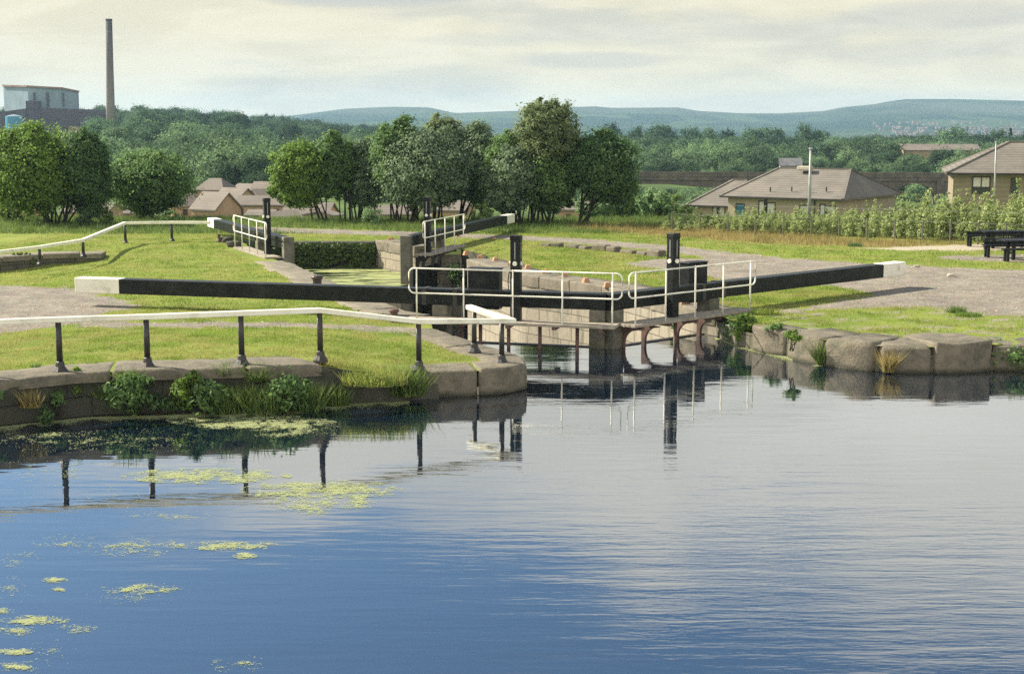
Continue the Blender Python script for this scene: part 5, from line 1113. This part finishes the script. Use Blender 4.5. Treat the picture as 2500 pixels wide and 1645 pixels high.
sky_t = [  # x0, x1, ytop, distance, look
 (1458, 1515, 297, 400, 'dark domed skyline tree just right of the tree row'), (1532, 1570, 305, 390, 'small dark skyline tree above the red lorry'), (1574, 1655, 299, 400, 'broad skyline tree with a peaked top left of the hipped house'), (1662, 1712, 307, 395, 'flat topped skyline tree above the low wing'),
 (1706, 1756, 308, 395, 'rounded skyline tree left of the small pointed one'), (1758, 1796, 312, 390, 'small pointed skyline tree left of the big dome'), (1812, 1915, 306, 385, 'big dark domed skyline tree above the hipped roof ridge'), (1940, 1985, 298, 380, 'tall narrow headed skyline tree before the pole top'), (1975, 2040, 314, 380, 'sloping skyline tree right of the pole top'),
 (2010, 2088, 331, 370, 'low skyline tree above the hip of the hipped house'), (2096, 2160, 331, 370, 'low rounded skyline tree above the viaduct, first of two'), (2150, 2208, 331, 372, 'low rounded skyline tree above the viaduct, second of two'), (2222, 2282, 325, 368, 'small skyline tree above the long grey roof'), (2280, 2362, 307, 365, 'dark lone skyline tree before the far town'),
 (2372, 2420, 322, 360, 'skyline tree left of the house at the right edge'), (2415, 2466, 311, 360, 'taller skyline tree above the house at the right edge'), (2486, 2520, 318, 350, 'skyline tree cut by the right edge')]
kinds = []
for k in range(4):
    V, Fc, t_ = far_tree(rng, 9.0, 4.4, L_far, 95, 46, .24); o = np_mesh('tree', V, Fc, L_far, t_); kinds.append(o)
Vc, Fcc, tcn = far_tree(rng, 9.0, 1.6, L_drk, 70, 22, .26, True); con = np_mesh('conifer', Vc, Fcc, L_far, tcn)
for i, (x0, x1, yt, d, lab) in enumerate(sky_t):
    o = kinds[i] if i < 4 else kinds[i % 4].copy()
    if i >= 4: COL.objects.link(o)
    c0 = D((x0 + x1) / 2, yt, d); g_ = zg1(c0.x, d) - .3; hh = (c0.z - g_) / 9.1; ww = (x1 - x0) / 2 / F * d / 3.9
    o.location = (c0.x, d, g_); o.scale = (ww, ww, hh); o.rotation_euler = (0, 0, i * 1.1); tag(o, lab, 'tree', 'dark trees on the skyline')
c0 = D(2468, 304, 372); g_ = zg1(c0.x, 372) - .3; con.location = (c0.x, 372, g_); hh = (c0.z - g_) / 9.0; con.scale = (.8, .8, hh); tag(con, 'thin dark conifer on the skyline near the right edge', 'tree', 'dark trees on the skyline')

# the far wood reads as one mass: two masses of tree crowns spread with geometry nodes from named far trees
scr = []
for k in range(3):
    V, Fc, t_ = far_tree(rng, 6.0, 3.4, L_far2, 80, 44, .19); scr.append(np_mesh('tree', V, Fc, L_far2, t_))
sp_ = [(1685, 418, 300, 'round pale tree just above the left end of the viaduct'), (1780, 372, 290, 'big round green tree above the left part of the viaduct'), (2140, 400, 285, 'pale willowy tree above the viaduct arch')]
for o, (px, yt, d, lab) in zip(scr, sp_):
    c0 = D(px, yt, d); g_ = zg1(c0.x, d) - .2; o.location = (c0.x, d, g_); hh = max(.7, (c0.z - g_) / 6.0); o.scale = (hh * 1.1, hh * 1.1, hh); tag(o, lab, 'tree')
def mass(name, pos, scale, rot, src):
    me = bpy.data.meshes.new(name); me.from_pydata([tuple(p) for p in pos], [], [])
    a1 = me.attributes.new('sc', 'FLOAT', 'POINT'); a1.data.foreach_set('value', np.asarray(scale, np.float32)); a2 = me.attributes.new('rot', 'FLOAT', 'POINT'); a2.data.foreach_set('value', np.asarray(rot, np.float32))
    o = bpy.data.objects.new(name, me); COL.objects.link(o); tag(o, kind='stuff')
    ng = bpy.data.node_groups.new(name, 'GeometryNodeTree'); ng.interface.new_socket('Geometry', in_out='INPUT', socket_type='NodeSocketGeometry'); ng.interface.new_socket('Geometry', in_out='OUTPUT', socket_type='NodeSocketGeometry')
    N_ = ng.nodes; gi = N_.new('NodeGroupInput'); go = N_.new('NodeGroupOutput'); ip = N_.new('GeometryNodeInstanceOnPoints'); gj = N_.new('GeometryNodeGeometryToInstance')
    for s_ in src:
        oi = N_.new('GeometryNodeObjectInfo'); oi.transform_space = 'ORIGINAL'; oi.inputs['Object'].default_value = s_; oi.inputs['As Instance'].default_value = True; ng.links.new(oi.outputs['Geometry'], gj.inputs[0])
    ip.inputs['Pick Instance'].default_value = True; ng.links.new(gi.outputs[0], ip.inputs['Points']); ng.links.new(gj.outputs[0], ip.inputs['Instance'])
    def attr(nm): n_ = N_.new('GeometryNodeInputNamedAttribute'); n_.data_type = 'FLOAT'; n_.inputs[0].default_value = nm; return n_.outputs[0]
    cx_ = N_.new('ShaderNodeCombineXYZ'); ng.links.new(attr('rot'), cx_.inputs[2]); ng.links.new(cx_.outputs[0], ip.inputs['Rotation']); c3 = N_.new('ShaderNodeCombineXYZ'); sa = attr('sc')
    for q in range(3): ng.links.new(sa, c3.inputs[q])
    ng.links.new(c3.outputs[0], ip.inputs['Scale']); ng.links.new(ip.outputs[0], go.inputs[0])
    md = o.modifiers.new('trees', 'NODES'); md.node_group = ng; return o
def scatter(n, a0, a1, d0, d1, seed, keep):
    r_ = np.random.default_rng(seed); d = np.sqrt(r_.uniform(d0 ** 2, d1 ** 2, n)); a = r_.uniform(a0, a1, n); x = a * d; k = keep(a * F + CX, d, x); return x[k], d[k], r_
def clear_view(px, d, x):
    k = ~((px > 1555) & (px < 1665) & (d > 148) & (d < 188)); k &= ~((px < 235) & (d > 245) & (d < 520)) & ~((px < 312) & (d > 330) & (d < 470)) ; k &= ~((px > 240) & (px < 300) & (d > 425) & (d < 450)); k &= ~((px > 320) & (px < 545) & (d > 372) & (d < 425)); k &= ~((px > 270) & (px < 335) & (d > 300) & (d < 345))
    k &= ~((px > 1540) & (px < 2360) & (np.abs(d - 224) < 8)); k &= ~((px > 2165) & (px < 2290) & (d > 207) & (d < 226)); k &= ~((px > 1895) & (px < 1970) & (d > 222) & (d < 258)); k &= ~((px > 2200) & (px < 2400) & (d > 294) & (d < 312)); return k
r_ = np.random.default_rng(8)
x, d, _ = scatter(1150, -.42, -.02, 250, 640, 11, clear_view); sc_ = (.5 + .75 * np.random.default_rng(1).uniform(0, 1, len(x)) ** 2) * np.interp(d, [250, 640], [.66, 1.0])
mass('woodland', np.stack([x, d, zg(x, d) - .4], 1), sc_, r_.uniform(0, 6.28, len(x)), kinds)
x, d, _ = scatter(700, -.42, .02, 166, 330, 12, clear_view); sc2 = .5 + .75 * np.random.default_rng(2).uniform(0, 1, len(x)) ** 2
x2, d2, _ = scatter(1000, .02, .42, 150, 370, 13, clear_view); s2 = (.45 + .8 * np.random.default_rng(3).uniform(0, 1, len(x2)) ** 2) * np.interp(d2, [150, 222, 228, 300, 370], [.30, .26, .62, .9, 1.05])
HB = lambda x_, d_: np.where((x_ / d_ * F + CX > 2080) & (x_ / d_ * F + CX < 2330), 172, np.where((x_ / d_ * F + CX > 1550) & (x_ / d_ * F + CX < 1670) & (d_ < 150), 190, 132))
s2 = np.where(d2 < 222, np.clip((H - HB(x2, d2) * d2 / F - zg(x2, d2)) / 6.2, .08, 1.0) * (.7 + .3 * np.random.default_rng(6).uniform(0, 1, len(x2))), s2)
x3, d3, _ = scatter(900, .055, .36, 104, 222, 15, clear_view); s3 = np.clip((H - HB(x3, d3) * d3 / F - zg(x3, d3)) / 6.2, .08, .95) * (.65 + .35 * np.random.default_rng(7).uniform(0, 1, len(x3)))
k3 = ~((x3 / d3 * F + CX > 1600) & (x3 / d3 * F + CX < 2230) & (d3 < 122)) & ~((x3 / d3 * F + CX > 2270) & (d3 < 112)); x2, d2, s2 = np.concatenate([x2, x3[k3]]), np.concatenate([d2, d3[k3]]), np.concatenate([s2, s3[k3]])
X_ = np.concatenate([x, x2]); D_ = np.concatenate([d, d2]); mass('scrub_wood', np.stack([X_, D_, zg(X_, D_) - .4], 1), np.concatenate([sc2, s2]), r_.uniform(0, 6.28, len(X_)), scr)
x, d, _ = scatter(620, .0, .42, 330, 470, 14, clear_view); mass('woodland', np.stack([x, d, zg(x, d) - .4], 1), .5 + .32 * np.random.default_rng(4).uniform(0, 1, len(x)) ** 2, r_.uniform(0, 6.28, len(x)), kinds)

# hills
ridge = [(-900, 285), (300, 287), (700, 285), (760, 278), (850, 267), (960, 262), (1050, 264), (1110, 277), (1190, 274), (1270, 271), (1390, 262), (1450, 260), (1490, 264), (1650, 264), (1700, 273), (1800, 278), (1900, 279), (2000, 273), (2050, 263), (2120, 257), (2160, 249), (2195, 244), (2300, 243.5), (2400, 246), (2500, 249), (2700, 256), (3400, 262)]
rxp = [p[0] for p in ridge]; ryp = [p[1] for p in ridge]; cols = np.arange(-900, 3420, 14); ds = np.concatenate([np.linspace(1300, 2900, 34), np.linspace(2960, 3500, 6)])
zr_ = np.array([H + (HOR - np.interp(c_, rxp, ryp)) * 2900 / F for c_ in cols]); V = []
def hill_z(ci, d):
    zr = zr_[ci]
    if d <= 2900: k_ = (d - 1300) / 1600; kk_ = .25 * k_ + .75 * k_ ** 2.6; z = -12 + (zr + 12) * kk_
    else: z = zr - (d - 2900) * .05
    return z
for d in ds:
    for ci, c_ in enumerate(cols):
        xw = (c_ - CX) / F * d; z = hill_z(ci, d) + (noise.fractal((xw * .004, d * .004, 1), 1, 2, 4) * 5.5 * min(1, (d - 1300) / 500) * (1 if d < 2850 else .25)); V.append((xw, d, z))
nc = len(cols); Fh = [(r0_ * nc + k, r0_ * nc + k + 1, (r0_ + 1) * nc + k + 1, (r0_ + 1) * nc + k) for r0_ in range(len(ds) - 1) for k in range(nc - 1)]
me = bpy.data.meshes.new('hills'); me.from_pydata(V, [], Fh); me.polygons.foreach_set('use_smooth', [True] * len(me.polygons))
m_hill, t, b, out = new_mat('hill_fields'); gpn = t.node('ShaderNodeNewGeometry'); pos = gpn.outputs['Position']
vo = t.node('ShaderNodeTexVoronoi'); vo.inputs['Scale'].default_value = .0085; vo.inputs['Randomness'].default_value = 1; t.link(t.mapping(pos, scale=(1, .6, 0)), vo.inputs['Vector']); sc_n = t.node('ShaderNodeSeparateColor'); t.link(vo.outputs['Color'], sc_n.inputs[0])
c = t.mix(t.ramp(sc_n.outputs[0], .45, .55), (0.012, 0.030, 0.022), (0.042, 0.068, 0.036)); wd_ = t.ramp(t.noise(t.mapping(pos, scale=(1, .5, 0)), .006, 6, .65), .46, .58); c = t.mix(wd_, c, (0.020, 0.038, 0.024))
sx = t.node('ShaderNodeSeparateXYZ'); t.link(pos, sx.inputs[0]); c = t.mix(t.math('MULTIPLY', t.ramp(sx.outputs[2], 26, 40), t.ramp(t.noise(pos, .004, 4), .35, .6)), c, (0.06, 0.07, 0.055)); t.link(c, b.inputs['Base Color']); b.inputs['Roughness'].default_value = 1; b.inputs['Specular IOR Level'].default_value = 0
me.materials.append(m_hill); hi = bpy.data.objects.new('hills', me); COL.objects.link(hi); tag(hi, kind='structure')
bm = bmesh.new(); bm.from_mesh(me); bmesh.ops.recalc_face_normals(bm, faces=bm.faces)
if sum(f.normal.z for f in bm.faces) < 0: bmesh.ops.reverse_faces(bm, faces=bm.faces)
bm.to_mesh(me); bm.free()
# far town: tiny houses on the hill foot
m_town = surf('town_wall', (0.19, 0.17, 0.155), (0.15, 0.13, 0.12), .2, .9); m_townr = surf('town_roof', (0.17, 0.125, 0.11), (0.13, 0.10, 0.09), .2, .9)
tb = MB(); tb.box(-3.2, 3.2, -2.6, 2.6, -3, 4.2, 0); tb.add([(-3.5, -2.9, 4.1), (3.5, -2.9, 4.1), (3.5, 2.9, 4.1), (-3.5, 2.9, 4.1), (-3.5, 0, 6.6), (3.5, 0, 6.6)], [(0, 1, 5, 4), (2, 3, 4, 5), (1, 2, 5), (3, 0, 4)], 1)
th = tb.build('house', [m_town, m_townr]); tag(th, 'tiny pale house in the far town at the foot of the right hill', 'house', 'tiny houses of the far town')
rt_ = random.Random(12); first = True; nH = 0
while nH < 230:
    px = rt_.uniform(2120, 2620); d = rt_.uniform(1700, 2250); ci = min(max(int((px + 900) / 14), 0), nc - 1); x = (px - CX) / F * d; z = hill_z(ci, d); py = HOR + (H - z) / d * F
    if px < 2120 + (d - 1750) * .0: continue
    o = th if first else th.copy()
    if not first: COL.objects.link(o)
    first = False; nH += 1; s_ = rt_.uniform(.42, .7); o.location = (x, d, z + noise.fractal((x * .004, d * .004, 1), 1, 2, 4) * 5.5); o.rotation_euler = (0, 0, rt_.uniform(-.7, .7)); o.scale = (s_, s_, s_)

# ------------------------------------------------------------------ air
hz, t, b, out = new_mat('haze'); t.n.remove(b); pv = t.node('ShaderNodeVolumePrincipled'); pv.inputs['Color'].default_value = (0.50, 0.76, 1.0, 1); pv.inputs['Density'].default_value = 0.00016; pv.inputs['Anisotropy'].default_value = 0.1
t.link(pv.outputs[0], out.inputs['Volume'])
hb_ = MB().box(-1900, 1900, -30, 3600, -14, 80).build('haze', hz); tag(hb_, kind='stuff')
